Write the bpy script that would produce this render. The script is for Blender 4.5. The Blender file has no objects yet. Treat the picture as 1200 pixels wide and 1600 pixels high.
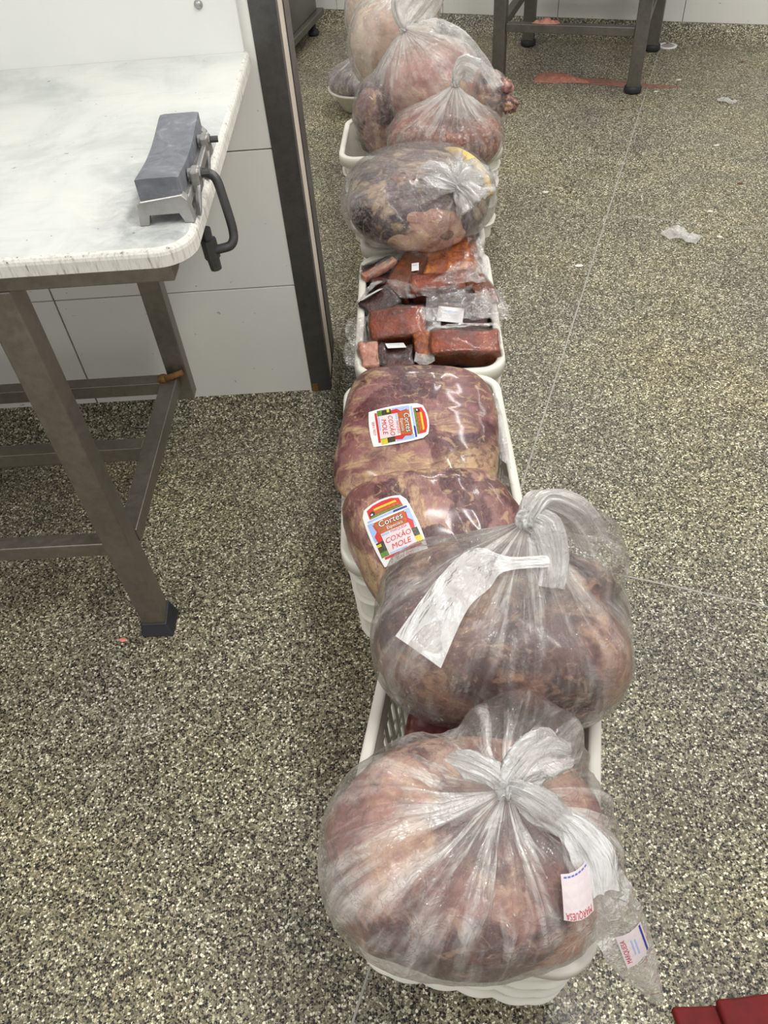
import bpy, bmesh, math, random
from mathutils import Vector, Matrix, noise as mnoise
from mathutils.bvhtree import BVHTree

scene = bpy.context.scene
COL = scene.collection
rnd = random.Random(7)

# ------------------------------------------------------------------ camera
CAM_H = 1.5
F_PX = 1225.0
MR = ((0.9978519724384488, -0.05343553326382076, -0.03789571064788785),
      (-0.01362382695995204, -0.7351067763154466, 0.6778144427157606),
      (-0.06407676989098793, -0.6758421940067985, -0.734255743157937))
cam_data = bpy.data.cameras.new('camera')
cam = bpy.data.objects.new('camera', cam_data)
COL.objects.link(cam)
cm = Matrix([[MR[i][0], -MR[i][1], -MR[i][2]] for i in range(3)]).to_4x4()
cm.translation = (0, 0, CAM_H)
cam.matrix_world = cm
cam_data.sensor_fit = 'VERTICAL'
cam_data.sensor_height = 36.0
cam_data.lens = 36.0 * F_PX / 1600.0
cam_data.clip_start = 0.02
scene.camera = cam

# ------------------------------------------------------------------ world, lights, exposure
world = bpy.data.worlds.new('world')
scene.world = world
world.use_nodes = True
world.node_tree.nodes['Background'].inputs[0].default_value = (1.0, 0.985, 0.95, 1)
world.node_tree.nodes['Background'].inputs[1].default_value = 0.54


def area(name, loc, sx, sy, power, rot=(0, 0, 0), col=(1.0, 0.985, 0.95)):
    l = bpy.data.lights.new(name, 'AREA')
    l.shape = 'RECTANGLE'
    l.size, l.size_y = sx, sy
    l.energy = power
    l.color = col
    o = bpy.data.objects.new(name, l)
    o.location = loc
    o.rotation_euler = rot
    COL.objects.link(o)
    return o


TUBE_P = 21
for i, (lx, ly, p, rz) in enumerate([(-1.2, 0.1, 0.65, 0.3), (0.75, 0.45, 1.25, 0.3), (-0.9, 2.9, 0.45, 0.3),
                                     (0.85, 2.35, 0.8, 0.3), (0.6, 4.3, 0.9, 0.3), (2.3, 3.0, 0.45, 0.3)]):
    area('ceiling_tube_light', (lx, ly, 2.85), 0.12, 1.25, TUBE_P * p, (0, 0, rz))

scene.view_settings.view_transform = 'Standard'
scene.view_settings.look = 'None'
scene.view_settings.gamma = 1.0
scene.view_settings.use_curve_mapping = False
scene.view_settings.exposure = 0.36
scene.cycles.transparent_max_bounces = 24
scene.cycles.max_bounces = 8


# ------------------------------------------------------------------ materials
def s2l(c):
    return tuple(((x / 255.0) / 12.92 if x / 255.0 <= 0.04045 else ((x / 255.0 + 0.055) / 1.055) ** 2.4) for x in c)


def rgb(r, g, b):
    return (*s2l((r, g, b)), 1.0)


class NT:
    def __init__(self, name):
        self.m = bpy.data.materials.new(name)
        self.m.use_nodes = True
        self.t = self.m.node_tree
        self.t.nodes.clear()
        self.out = self.n('ShaderNodeOutputMaterial')

    def n(self, typ, **kw):
        nd = self.t.nodes.new(typ)
        for k, v in kw.items():
            setattr(nd, k, v)
        return nd

    def l(self, a, b):
        self.t.links.new(a, b)

    def noise(self, vec, scale, detail=3.0, rough=0.55, dist=0.0):
        nd = self.n('ShaderNodeTexNoise')
        nd.inputs['Scale'].default_value = scale
        nd.inputs['Detail'].default_value = detail
        nd.inputs['Roughness'].default_value = rough
        nd.inputs['Distortion'].default_value = dist
        if vec is not None:
            self.l(vec, nd.inputs['Vector'])
        return nd

    def ramp(self, fac, stops, interp='LINEAR'):
        nd = self.n('ShaderNodeValToRGB')
        cr = nd.color_ramp
        cr.interpolation = interp
        while len(cr.elements) < len(stops):
            cr.elements.new(0.5)
        for e, (p, c) in zip(cr.elements, stops):
            e.position = p
            e.color = c if not isinstance(c, (int, float)) else (c, c, c, 1)
        if fac is not None:
            self.l(fac, nd.inputs['Fac'])
        return nd.outputs['Color']

    def mix(self, fac, a, b, mode='MIX'):
        nd = self.n('ShaderNodeMix', data_type='RGBA', blend_type=mode)
        for sock, v in ((nd.inputs['Factor'], fac), (nd.inputs[6], a), (nd.inputs[7], b)):
            if isinstance(v, (int, float)):
                sock.default_value = v
            elif isinstance(v, tuple):
                sock.default_value = v
            else:
                self.l(v, sock)
        return nd.outputs[2]

    def math(self, op, a, b=0.0, clamp=False):
        nd = self.n('ShaderNodeMath', operation=op, use_clamp=clamp)
        for i, v in enumerate((a, b)):
            if isinstance(v, (int, float)):
                nd.inputs[i].default_value = v
            else:
                self.l(v, nd.inputs[i])
        return nd.outputs[0]

    def coord(self, which='Object', scale=None, loc=None, rot=None):
        tc = self.n('ShaderNodeTexCoord').outputs[which]
        if scale is None and loc is None and rot is None:
            return tc
        mp = self.n('ShaderNodeMapping')
        self.l(tc, mp.inputs['Vector'])
        if scale:
            mp.inputs['Scale'].default_value = scale
        if loc:
            mp.inputs['Location'].default_value = loc
        if rot:
            mp.inputs['Rotation'].default_value = rot
        return mp.outputs['Vector']

    def attr(self, name):
        return self.n('ShaderNodeAttribute', attribute_name=name)

    def bump(self, h, strength=0.3, dist=0.01, normal=None):
        b = self.n('ShaderNodeBump')
        b.inputs['Strength'].default_value = strength
        b.inputs['Distance'].default_value = dist
        self.l(h, b.inputs['Height'])
        if normal is not None:
            self.l(normal, b.inputs['Normal'])
        return b.outputs['Normal']

    def principled(self, base=None, rough=0.5, metal=0.0, spec=0.5, normal=None, coat=0.0, coat_rough=0.1, sss=0.0):
        p = self.n('ShaderNodeBsdfPrincipled')
        for sock, v in (('Base Color', base), ('Roughness', rough), ('Metallic', metal), ('Specular IOR Level', spec),
                        ('Coat Weight', coat), ('Coat Roughness', coat_rough), ('Subsurface Weight', sss)):
            if v is None:
                continue
            if isinstance(v, (int, float, tuple)):
                p.inputs[sock].default_value = v
            else:
                self.l(v, p.inputs[sock])
        if normal is not None:
            self.l(normal, p.inputs['Normal'])
        self.l(p.outputs[0], self.out.inputs['Surface'])
        return p


MATS = {}


def simple(name, col, rough=0.5, metal=0.0, spec=0.5, var=0.12, scale=30.0, bump=0.0):
    """plain material with a little procedural mottling"""
    if name in MATS:
        return MATS[name]
    t = NT(name)
    nz = t.noise(t.coord(), scale, 4, 0.6)
    dark = tuple(c * (1 - var) for c in col[:3]) + (1,)
    lite = tuple(min(1, c * (1 + var)) for c in col[:3]) + (1,)
    c = t.ramp(nz.outputs['Fac'], [(0.3, dark), (0.7, lite)])
    nrm = t.bump(nz.outputs['Fac'], bump, 0.003) if bump else None
    t.principled(c, rough, metal, spec, nrm)
    MATS[name] = t.m
    return t.m


def mat_terrazzo(name, tint=(1, 1, 1), bright=1.0):
    t = NT(name)
    co = t.coord('Object')

    def chips(scale, stops, seed):
        v = t.n('ShaderNodeTexVoronoi')
        v.inputs['Scale'].default_value = scale
        mp = t.n('ShaderNodeMapping')
        mp.inputs['Location'].default_value = (seed, seed * 2.3, 0)
        t.l(co, mp.inputs['Vector'])
        t.l(mp.outputs['Vector'], v.inputs['Vector'])
        sep = t.n('ShaderNodeSeparateColor')
        t.l(v.outputs['Color'], sep.inputs['Color'])
        return t.ramp(sep.outputs[0], stops, 'CONSTANT'), sep, v

    C = lambda r, g, b: tuple(bright * x * k for x, k in zip(s2l((r, g, b)), tint)) + (1,)
    c1, sep, v1 = chips(235, [(0.0, C(18, 17, 17)), (0.235, C(70, 66, 57)), (0.33, C(114, 109, 93)),
                              (0.55, C(150, 145, 125)), (0.76, C(198, 193, 172)), (0.90, C(242, 238, 222))], 0.0)
    c2, sep2, v2 = chips(470, [(0.0, C(38, 36, 33)), (0.25, C(98, 93, 80)), (0.6, C(136, 130, 112)), (0.88, C(190, 184, 165))], 3.1)
    # cement between chips
    de = t.n('ShaderNodeTexVoronoi', feature='DISTANCE_TO_EDGE')
    de.inputs['Scale'].default_value = 235
    t.l(co, de.inputs['Vector'])
    edge = t.ramp(de.outputs['Distance'], [(0.04, 0.0), (0.12, 1.0)])
    base = t.mix(edge, c2, c1)
    # dirt: large soft stains, tint shifts between grey and olive
    n1 = t.noise(co, 1.7, 4, 0.6, 0.4)
    n2 = t.noise(co, 6.0, 4, 0.6, 0.2)
    st = t.ramp(n1.outputs['Fac'], [(0.32, (0.80, 0.815, 0.83, 1)), (0.5, (0.98, 0.965, 0.89, 1)), (0.68, (1.14, 1.09, 0.90, 1))])
    base = t.mix(1.0, base, st, 'MULTIPLY')
    st2 = t.ramp(n2.outputs['Fac'], [(0.35, (0.86, 0.85, 0.84, 1)), (0.6, (1.02, 1.01, 1.0, 1))])
    base = t.mix(1.0, base, st2, 'MULTIPLY')
    rr = t.ramp(n2.outputs['Fac'], [(0.3, 0.32), (0.7, 0.5)])
    t.principled(base, rr, 0, 0.35, None)
    return t.m


def mat_steel(name, col=(0.30, 0.285, 0.25), rough=0.42, rust=0.0):
    t = NT(name)
    co = t.coord('Object')
    nz = t.noise(co, 60, 4, 0.7)
    big = t.noise(co, 4, 3, 0.6)
    c = t.ramp(nz.outputs['Fac'], [(0.3, tuple(x * 0.85 for x in col) + (1,)), (0.7, tuple(x * 1.12 for x in col) + (1,))])
    c = t.mix(1.0, c, t.ramp(big.outputs['Fac'], [(0.3, (0.8, 0.8, 0.8, 1)), (0.7, (1.1, 1.1, 1.1, 1))]), 'MULTIPLY')
    metal = 0.85
    if rust:
        rn = t.noise(co, 14, 5, 0.7, 0.5)
        m = t.ramp(rn.outputs['Fac'], [(1 - rust, 0.0), (1 - rust + 0.05, 1.0)])
        c = t.mix(m, c, rgb(112, 72, 34))
    r = t.ramp(nz.outputs['Fac'], [(0.3, rough - 0.08), (0.7, rough + 0.08)])
    t.principled(c, r, metal, 0.5, t.bump(nz.outputs['Fac'], 0.05, 0.001))
    return t.m


def mat_board():
    """worn white polyethylene cutting board with knife scratches and grey smears"""
    t = NT('cutting_board_plastic')
    co = t.coord('Object')
    n1 = t.noise(co, 5, 5, 0.65, 0.6)
    c = t.ramp(n1.outputs['Fac'], [(0.28, rgb(184, 188, 185)), (0.5, rgb(210, 212, 207)), (0.75, rgb(222, 221, 214))])
    # fine knife scratches in two directions
    for rot, sc in (((0, 0, 0.5), (8, 160, 8)), ((0, 0, -0.9), (7, 210, 7))):
        s = t.noise(t.coord('Object', sc, None, rot), 1.0, 3, 0.7, 0.2)
        m = t.ramp(s.outputs['Fac'], [(0.62, 0.0), (0.72, 0.35)])
        c = t.mix(m, c, rgb(176, 178, 172))
    # blue-grey smear around the whetstone and along the right hand edge (metal rubbed into the plastic)
    geo = t.n('ShaderNodeSeparateXYZ')
    t.l(t.coord('Object'), geo.inputs[0])
    dx = t.math('SUBTRACT', geo.outputs[0], 0.880)
    dy = t.math('SUBTRACT', geo.outputs[1], -0.26)
    d = t.math('SQRT', t.math('ADD', t.math('POWER', t.math('MULTIPLY', dx, 7.0), 2.0), t.math('POWER', t.math('MULTIPLY', dy, 3.6), 2.0)))
    n2 = t.noise(co, 22, 4, 0.7, 0.8)
    sm = t.math('MULTIPLY', t.math('SUBTRACT', 1.25, d, True), t.ramp(n2.outputs['Fac'], [(0.35, 0.1), (0.65, 1.0)]), True)
    c = t.mix(t.math('MULTIPLY', sm, 0.85), c, rgb(120, 124, 134))
    sp = t.noise(co, 90, 2, 0.5)
    c = t.mix(t.ramp(sp.outputs['Fac'], [(0.735, 0.0), (0.75, 0.7)]), c, rgb(110, 108, 104))
    t.principled(c, 0.5, 0, 0.35, t.bump(n2.outputs['Fac'], 0.08, 0.002))
    return t.m


def mat_board_edge():
    t = NT('cutting_board_edge')
    s = t.noise(t.coord('Object', (160, 160, 22)), 1.0, 3, 0.7, 0.1)
    c = t.ramp(s.outputs['Fac'], [(0.30, rgb(112, 108, 96)), (0.38, rgb(198, 196, 186)), (0.55, rgb(222, 220, 212))])
    t.principled(c, 0.6, 0, 0.3, t.bump(s.outputs['Fac'], 0.3, 0.003))
    return t.m


def mat_tile(name, a=(226, 226, 221), b=(234, 233, 227)):
    t = NT(name)
    n = t.noise(t.coord('Object'), 3.0, 3, 0.5)
    c = t.ramp(n.outputs['Fac'], [(0.3, rgb(*a)), (0.7, rgb(*b))])
    sp = t.noise(t.coord('Object'), 55, 2, 0.5)
    c = t.mix(t.ramp(sp.outputs['Fac'], [(0.745, 0.0), (0.76, 0.55)]), c, rgb(120, 116, 108))
    t.principled(c, 0.28, 0, 0.45)
    return t.m


def mat_meat(name, dark, mid, lite, fat, fat_amt=0.45, scale=11.0, coat=0.5, rough=0.38, fibre=(1.0, 1.0, 3.0), grind=False, seed=0.0, stretch=(1, 1, 1)):
    """marbled raw meat: muscle pieces (per-vertex 'chunk'), connective streaks and patches of fat"""
    t = NT(name)
    co = t.coord('Object', None, (seed, seed * 1.7, seed * 0.3))
    ch = t.attr('chunk').outputs['Fac']
    n1 = t.noise(t.coord('Object', stretch, (seed, seed * 1.7, seed * 0.3), (0, 0, 0.6)), scale, 4, 0.6, 1.1)
    n2 = t.noise(co, scale * 4.5, 4, 0.65, 0.6)
    fib = t.noise(t.coord('Object', tuple(f * scale * 2.6 for f in fibre), (seed, 0, 0), (0.3, 0.2, 0.6)), 1.0, 4, 0.65, 0.8)
    musc = t.ramp(t.math('ADD', t.math('MULTIPLY', ch, 0.55), t.math('MULTIPLY', n2.outputs['Fac'], 0.5)),
                  [(0.25, rgb(*dark)), (0.5, rgb(*mid)), (0.78, rgb(*lite))])
    musc = t.mix(t.ramp(fib.outputs['Fac'], [(0.52, 0.0), (0.72, 0.45)]), musc, rgb(*lite))
    f1 = t.ramp(t.math('ADD', n1.outputs['Fac'], t.math('MULTIPLY', t.math('SUBTRACT', ch, 0.5), 0.16)),
                [(0.5 - 0.16 * (fat_amt - 0.45), 0.0), (0.62 - 0.16 * (fat_amt - 0.45), 1.0)])
    f2 = t.ramp(fib.outputs['Fac'], [(0.40, 0.3), (0.55, 1.0)])
    fz = t.attr('fatz').outputs['Fac']
    fzn = t.math('MULTIPLY', fz, t.ramp(n2.outputs['Fac'], [(0.34, 0.25), (0.5, 1.0)]))
    fm = t.math('ADD', t.math('MULTIPLY', t.math('MULTIPLY', f1, f2), 0.85), fzn, True)
    if grind:
        v = t.n('ShaderNodeTexVoronoi')
        v.inputs['Scale'].default_value = 150
        t.l(co, v.inputs['Vector'])
        sp = t.n('ShaderNodeSeparateColor')
        t.l(v.outputs['Color'], sp.inputs[0])
        fm = t.math('ADD', t.math('MULTIPLY', fm, 0.3), t.ramp(sp.outputs[0], [(0.72, 0.0), (0.9, 0.8)]), True)
    fatc = t.ramp(n2.outputs['Fac'], [(0.3, tuple(x * k_ for x, k_ in zip(rgb(*fat)[:3], (0.80, 0.78, 0.80))) + (1,)), (0.7, rgb(*fat))])
    c = t.mix(fm, musc, fatc)
    # dark blood-filled hollows and paler zones
    n3 = t.noise(co, scale * 0.8, 3, 0.6, 0.8)
    c = t.mix(t.ramp(n3.outputs['Fac'], [(0.33, 0.7), (0.5, 0.0)]), c, rgb(*dark))
    n4 = t.noise(co, scale * 2.2, 3, 0.6, 1.5)
    c = t.mix(t.ramp(n4.outputs['Fac'], [(0.57, 0.0), (0.66, 0.5)]), c, fatc)
    h = t.math('ADD', t.math('MULTIPLY', n2.outputs['Fac'], 0.7), t.math('MULTIPLY', fm, 0.5))
    t.principled(c, rough, 0, 0.5, t.bump(h, 0.55, 0.006), coat, 0.12, 0.0)
    return t.m


def mat_film(name, milk=0.14, streak=0.55, gloss=0.3, tint=(0.93, 0.92, 0.89), k=7.0, fold=0.55, crinkle=0.6, rough=0.11):
    """thin polythene: clear where it clings, milky where folded or gathered; white streaks from the knot also stand in for glints"""
    t = NT(name)
    sc = t.attr('sc').outputs['Vector']
    fo = t.attr('fold').outputs['Fac']
    mp = t.n('ShaderNodeMapping')
    mp.inputs['Scale'].default_value = (k, k, 1.1)
    t.l(sc, mp.inputs['Vector'])
    s1 = t.noise(mp.outputs['Vector'], 1.0, 4, 0.62, 0.35)
    co = t.coord('Object')
    s2 = t.noise(co, 34, 4, 0.6, 1.5)
    s3 = t.noise(co, 11, 3, 0.6, 1.0)
    st = t.ramp(s1.outputs['Fac'], [(0.47, 0.0), (0.60, 0.75), (0.64, 1.0), (0.69, 0.3)])
    ridge = t.ramp(t.math('ABSOLUTE', t.math('SUBTRACT', s2.outputs['Fac'], 0.5)), [(0.0, 1.0), (0.03, 0.0)])
    ridge2 = t.ramp(t.math('ABSOLUTE', t.math('SUBTRACT', s3.outputs['Fac'], 0.5)), [(0.0, 1.0), (0.03, 0.0)])
    foldm = t.math('MULTIPLY', fo, fold)
    m = t.math('ADD', milk, foldm)
    m = t.math('ADD', m, t.math('MULTIPLY', st, t.math('MULTIPLY', streak, t.math('ADD', 0.35, fo))))  # streaks whiten the colour for folded film and for painted highlights
    m = t.math('ADD', m, t.math('MULTIPLY', t.math('ADD', ridge, ridge2), 0.13 * crinkle))
    m = t.math('MULTIPLY', m, t.ramp(s3.outputs['Fac'], [(0.3, 0.55), (0.7, 1.3)]), True)
    m = t.math('MINIMUM', m, 0.9)
    h = t.math('ADD', t.math('MULTIPLY', s1.outputs['Fac'], 1.2), t.math('ADD', t.math('MULTIPLY', t.math('ADD', ridge, ridge2), 0.22 * crinkle), t.math('MULTIPLY', s2.outputs['Fac'], 0.4 * crinkle)))
    nrm = t.bump(h, 0.75, 0.014)
    tr = t.n('ShaderNodeBsdfTransparent')
    tr.inputs[0].default_value = (0.985, 0.98, 0.975, 1)
    df = t.n('ShaderNodeBsdfDiffuse')
    df.inputs[0].default_value = (*tint, 1)
    tl = t.n('ShaderNodeBsdfTranslucent')
    tl.inputs[0].default_value = (*tint, 1)
    t.l(nrm, df.inputs['Normal'])
    mx = t.n('ShaderNodeMixShader')
    mx.inputs[0].default_value = 0.2
    t.l(df.outputs[0], mx.inputs[1])
    t.l(tl.outputs[0], mx.inputs[2])
    m1 = t.n('ShaderNodeMixShader')
    t.l(m, m1.inputs[0])
    t.l(tr.outputs[0], m1.inputs[1])
    t.l(mx.outputs[0], m1.inputs[2])
    gl = t.n('ShaderNodeBsdfGlossy')
    gl.inputs['Roughness'].default_value = rough
    gl.inputs['Color'].default_value = (1, 1, 1, 1)
    t.l(nrm, gl.inputs['Normal'])
    fr = t.n('ShaderNodeFresnel')
    fr.inputs['IOR'].default_value = 1.45
    t.l(nrm, fr.inputs['Normal'])
    gf = t.math('MULTIPLY', fr.outputs[0], gloss / 0.3, True)
    gf = t.math('ADD', gf, t.math('MULTIPLY', st, t.math('MULTIPLY', fo, 0.22)))  # extra gloss along the streaks places highlight lines
    gf = t.math('MINIMUM', gf, 0.55)
    m2 = t.n('ShaderNodeMixShader')
    t.l(gf, m2.inputs[0])
    t.l(m1.outputs[0], m2.inputs[1])
    t.l(gl.outputs[0], m2.inputs[2])
    t.l(m2.outputs[0], t.out.inputs['Surface'])
    return t.m


def mat_glaze(name, a, b, c_, scale=14, seed=0.0):
    """smoked bacon rind"""
    t = NT(name)
    co = t.coord('Object', None, (seed, seed, 0))
    n1 = t.noise(co, scale, 4, 0.6, 0.7)
    n2 = t.noise(t.coord('Object', (60, 14, 60), (seed, 0, 0)), 1.0, 4, 0.7, 1.2)
    c = t.ramp(n1.outputs['Fac'], [(0.3, rgb(*a)), (0.52, rgb(*b)), (0.72, rgb(*c_))])
    c = t.mix(t.ramp(n2.outputs['Fac'], [(0.55, 0.0), (0.75, 0.5)]), c, rgb(*c_))
    h = t.math('ADD', n1.outputs['Fac'], t.math('MULTIPLY', n2.outputs['Fac'], 0.7))
    n5 = t.noise(t.coord('Object'), 75, 3, 0.6, 1.0)
    t.principled(c, 0.36, 0, 0.5, t.bump(t.math('ADD', h, t.math('MULTIPLY', n5.outputs['Fac'], 1.3)), 0.6, 0.006), 0.28, 0.1)
    return t.m


M_FLOOR = mat_terrazzo('terrazzo_floor')
M_COVE = mat_terrazzo('terrazzo_cove', (0.94, 0.97, 1.0), 0.95)
M_TILE = mat_tile('white_tile')
M_GROUT = simple('dark_grout', rgb(84, 80, 74), 0.8)
M_STEEL = mat_steel('brushed_steel', (0.27, 0.25, 0.215))
M_STEELR = mat_steel('rust_spotted_steel', (0.27, 0.25, 0.215), 0.42, 0.33)
M_STEELD = mat_steel('dark_steel', (0.125, 0.122, 0.12), 0.4)
M_STEELB = mat_steel('grey_steel_far', (0.2, 0.195, 0.175), 0.45)
M_RUBBER = simple('black_rubber', rgb(38, 39, 44), 0.6)
M_BOARD = mat_board()
M_BEDGE = mat_board_edge()
M_SPLASH = simple('white_splash_board', rgb(228, 229, 225), 0.45, var=0.03, scale=4)
M_CRATE = simple('white_crate_plastic', rgb(226, 224, 213), 0.42, var=0.06, scale=9)
M_STRIP = simple('pale_metal_strip', rgb(160, 158, 150), 0.45)
M_STONE = None
M_CAST = mat_steel('cast_aluminium', (0.42, 0.415, 0.40), 0.45)
M_IRON = mat_steel('dark_iron_rod', (0.10, 0.10, 0.10), 0.5)
M_RUST = simple('rust', rgb(112, 78, 36), 0.8, var=0.4, scale=120)
M_WHITE = simple('white_print', rgb(236, 234, 232), 0.4, var=0.02)
M_RED = simple('red_print', rgb(206, 40, 36), 0.4, var=0.05)
M_CRIMSON = simple('crimson_ink', rgb(196, 52, 58), 0.5, var=0.05)
M_BLUE = simple('blue_print', rgb(44, 58, 150), 0.4, var=0.05)
M_SKYB = simple('light_blue_print', rgb(160, 186, 232), 0.4, var=0.1, scale=300)
M_ORANGE = simple('orange_wood_print', rgb(182, 92, 34), 0.4, var=0.3, scale=220)
M_GREEN = simple('green_print', rgb(96, 132, 48), 0.4, var=0.4, scale=260)
M_YELLOW = simple('yellow_print', rgb(214, 196, 40), 0.4, var=0.15, scale=260)
M_BLACK = simple('black_print', rgb(26, 26, 24), 0.4)
M_PHOTO = simple('photo_print', rgb(62, 58, 30), 0.4, var=0.9, scale=260)
M_NOTE = simple('pink_white_note', rgb(224, 211, 213), 0.45, var=0.02)
M_CLOTH = None


def mat_stone():
    t = NT('grey_whetstone')
    co = t.coord('Object')
    n1 = t.noise(co, 26, 5, 0.7, 1.2)
    n2 = t.noise(co, 7, 3, 0.6, 0.8)
    c = t.ramp(n1.outputs['Fac'], [(0.3, rgb(96, 98, 105)), (0.6, rgb(122, 124, 131)), (0.75, rgb(160, 162, 166))])
    c = t.mix(t.ramp(n2.outputs['Fac'], [(0.5, 0.0), (0.7, 0.35)]), c, rgb(146, 148, 153))
    t.principled(c, 0.6, 0, 0.35, t.bump(n1.outputs['Fac'], 0.15, 0.002))
    return t.m


M_STONE = mat_stone()

# meats
M_BEEF = mat_meat('vacuum_beef', (62, 28, 32), (112, 66, 68), (148, 102, 98), (204, 170, 130), 0.26, 15.0, 0.45, 0.38, (0.5, 2.2, 1.6), stretch=(0.5, 1.6, 1))
M_BEEF2 = mat_meat('vacuum_beef_pale', (72, 38, 40), (120, 76, 74), (158, 114, 106), (208, 174, 134), 0.30, 16.0, 0.45, 0.38, (2.0, 0.7, 1.6), seed=4.0, stretch=(1.5, 0.6, 1))
M_CHUNK = mat_meat('bagged_beef_chunks', (58, 32, 33), (102, 66, 64), (144, 104, 98), (204, 164, 132), 0.44, 12.0, 0.25, 0.45, (1, 1, 2), seed=2.0)
M_CHUNKP = mat_meat('bagged_pink_chunks', (88, 48, 48), (150, 100, 95), (192, 142, 131), (224, 188, 158), 0.5, 11.0, 0.25, 0.45, (1, 1, 2), seed=6.0)
M_PINK = mat_meat('pale_pink_meat', (150, 92, 86), (186, 132, 122), (206, 160, 148), (222, 194, 168), 0.5, 10.0, 0.2, 0.5, (1, 1, 2), seed=8.0)
M_PALE = mat_meat('pale_poultry', (190, 152, 134), (214, 184, 164), (228, 206, 188), (232, 214, 182), 0.6, 8.0, 0.2, 0.5, (1, 1, 2), seed=9.0)
M_MINCE = mat_meat('minced_meat', (92, 40, 33), (134, 70, 56), (164, 98, 78), (204, 158, 126), 0.4, 10.0, 0.4, 0.45, (1, 1, 1), True, seed=1.0)
M_SHANK = mat_meat('dark_shank', (34, 22, 28), (70, 46, 50), (112, 84, 84), (214, 186, 152), 0.36, 9.0, 0.6, 0.35, (1, 3, 1), seed=3.0)
M_HOCK = mat_meat('pink_hock_skin', (150, 96, 82), (198, 152, 130), (218, 182, 160), (228, 196, 152), 0.5, 13.0, 0.5, 0.35, (1, 1, 2), seed=5.0)
M_REDM = mat_meat('deep_red_cuts', (56, 22, 24), (100, 50, 48), (132, 80, 74), (190, 142, 116), 0.42, 9.0, 0.7, 0.32, (1, 1, 2), seed=7.0)
M_FATY = simple('yellow_fat', rgb(214, 182, 108), 0.4, var=0.2, scale=40, bump=0.4)
M_SCRAP = simple('orange_pink_meat_scrap', rgb(172, 116, 98), 0.45, var=0.25, scale=60, bump=0.6)
M_STAIN = simple('thin_meat_smear', rgb(140, 98, 84), 0.5, var=0.3, scale=50, bump=0.2)
M_BACON1 = mat_glaze('bacon_rind_orange', (104, 44, 12), (164, 80, 20), (220, 146, 50), 30)
M_BACON2 = mat_glaze('bacon_rind_red', (84, 28, 10), (134, 52, 18), (172, 84, 34), 14, 2.0)
M_BACON3 = mat_glaze('bacon_rind_brown', (66, 30, 12), (118, 58, 20), (160, 92, 38), 12, 4.0)
M_BACON4 = mat_glaze('dark_smoked_cut', (30, 13, 14), (62, 26, 24), (108, 56, 46), 16, 6.0)
M_BACON5 = mat_glaze('pink_bacon_side', (160, 96, 80), (200, 140, 118), (224, 188, 164), 22, 8.0)

# films
F_BAG1 = mat_film('film_front_bag', 0.08, 1.2, 0.36, (0.98, 0.96, 0.92), 4.2, 0.36, 0.35)
F_BAG2 = mat_film('film_second_bag', 0.06, 0.70, 0.36, (0.97, 0.95, 0.90), 5.0, 0.36, 0.35)
F_CLEAR = mat_film('film_clear', 0.012, 0.36, 0.45, (0.94, 0.92, 0.90), 6.0, 0.16, 0.6)
F_MILK = mat_film('film_milky', 0.16, 0.65, 0.32, (0.96, 0.94, 0.90), 4.5, 0.40)
F_WHITE = mat_film('film_white_gathered', 0.26, 0.50, 0.5, (0.97, 0.965, 0.94), 2.6, 0.15, 0.35)
F_STRIP = mat_film('film_white_strip', 0.70, 0.3, 0.4, (0.97, 0.965, 0.95), 2.0, 0.2, 0.06)
F_BAG4 = mat_film('film_mince_bag', 0.05, 0.6, 0.34, (0.95, 0.93, 0.89), 4.5, 0.55, 0.35)
F_TAIL = mat_film('film_tail', 0.42, 0.2, 0.32, (0.93, 0.92, 0.88), 2.0, 0.3, 0.3)
F_PACK = mat_film('film_pack_flap', 0.05, 0.35, 0.55, (0.94, 0.91, 0.89), 3.0, 0.2, 0.2, 0.08)
F_BUNCH = mat_film('film_bunch', 0.14, 0.45, 0.6, (0.95, 0.94, 0.92), 2.6, 0.15, 0.3, 0.08)
F_WRAP = mat_film('film_pack_wrap', 0.0, 0.04, 0.18, (0.92, 0.88, 0.85), 3.0, 0.0, 0.12, 0.07)
M_CLOTH = simple('dark_red_cloth', rgb(106, 2, 6), 0.75, var=0.2, scale=40, bump=0.3)


# ------------------------------------------------------------------ object helpers
def link(o, parent=None):
    COL.objects.link(o)
    if parent is not None:
        o.parent = parent
    return o


def thing(name, label, cat, loc=(0, 0, 0), rotz=0.0, group=None):
    o = bpy.data.objects.new(name, None)
    o.empty_display_size = 0.05
    o.location = loc
    o.rotation_euler = (0, 0, rotz)
    o['label'] = label
    o['category'] = cat
    if group:
        o['group'] = group
    return link(o)


def tag(o, label, cat, group=None):
    o['label'] = label
    o['category'] = cat
    if group:
        o['group'] = group
    return o


def mesh(name, verts, faces, mat, parent=None, smooth=True, mats=None, fmat=None, attrs=None):
    """verts given in WORLD space when parent is an unrotated Empty (its location is subtracted)"""
    me = bpy.data.meshes.new(name)
    off = Vector((0, 0, 0))
    if parent is not None:
        p = parent
        while p is not None:
            off += p.location
            p = p.parent
    me.from_pydata([tuple(Vector(v) - off) for v in verts], [], faces)
    if mats:
        for m in mats:
            me.materials.append(m)
        if fmat:
            me.polygons.foreach_set('material_index', fmat)
    else:
        me.materials.append(mat)
    if smooth:
        me.polygons.foreach_set('use_smooth', [True] * len(me.polygons))
    if attrs:
        for an, (ty, data) in attrs.items():
            a = me.attributes.new(an, ty, 'POINT')
            if ty == 'FLOAT':
                a.data.foreach_set('value', data)
            else:
                a.data.foreach_set('vector', [x for v in data for x in v])
    me.update()
    return link(bpy.data.objects.new(name, me), parent)


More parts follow.
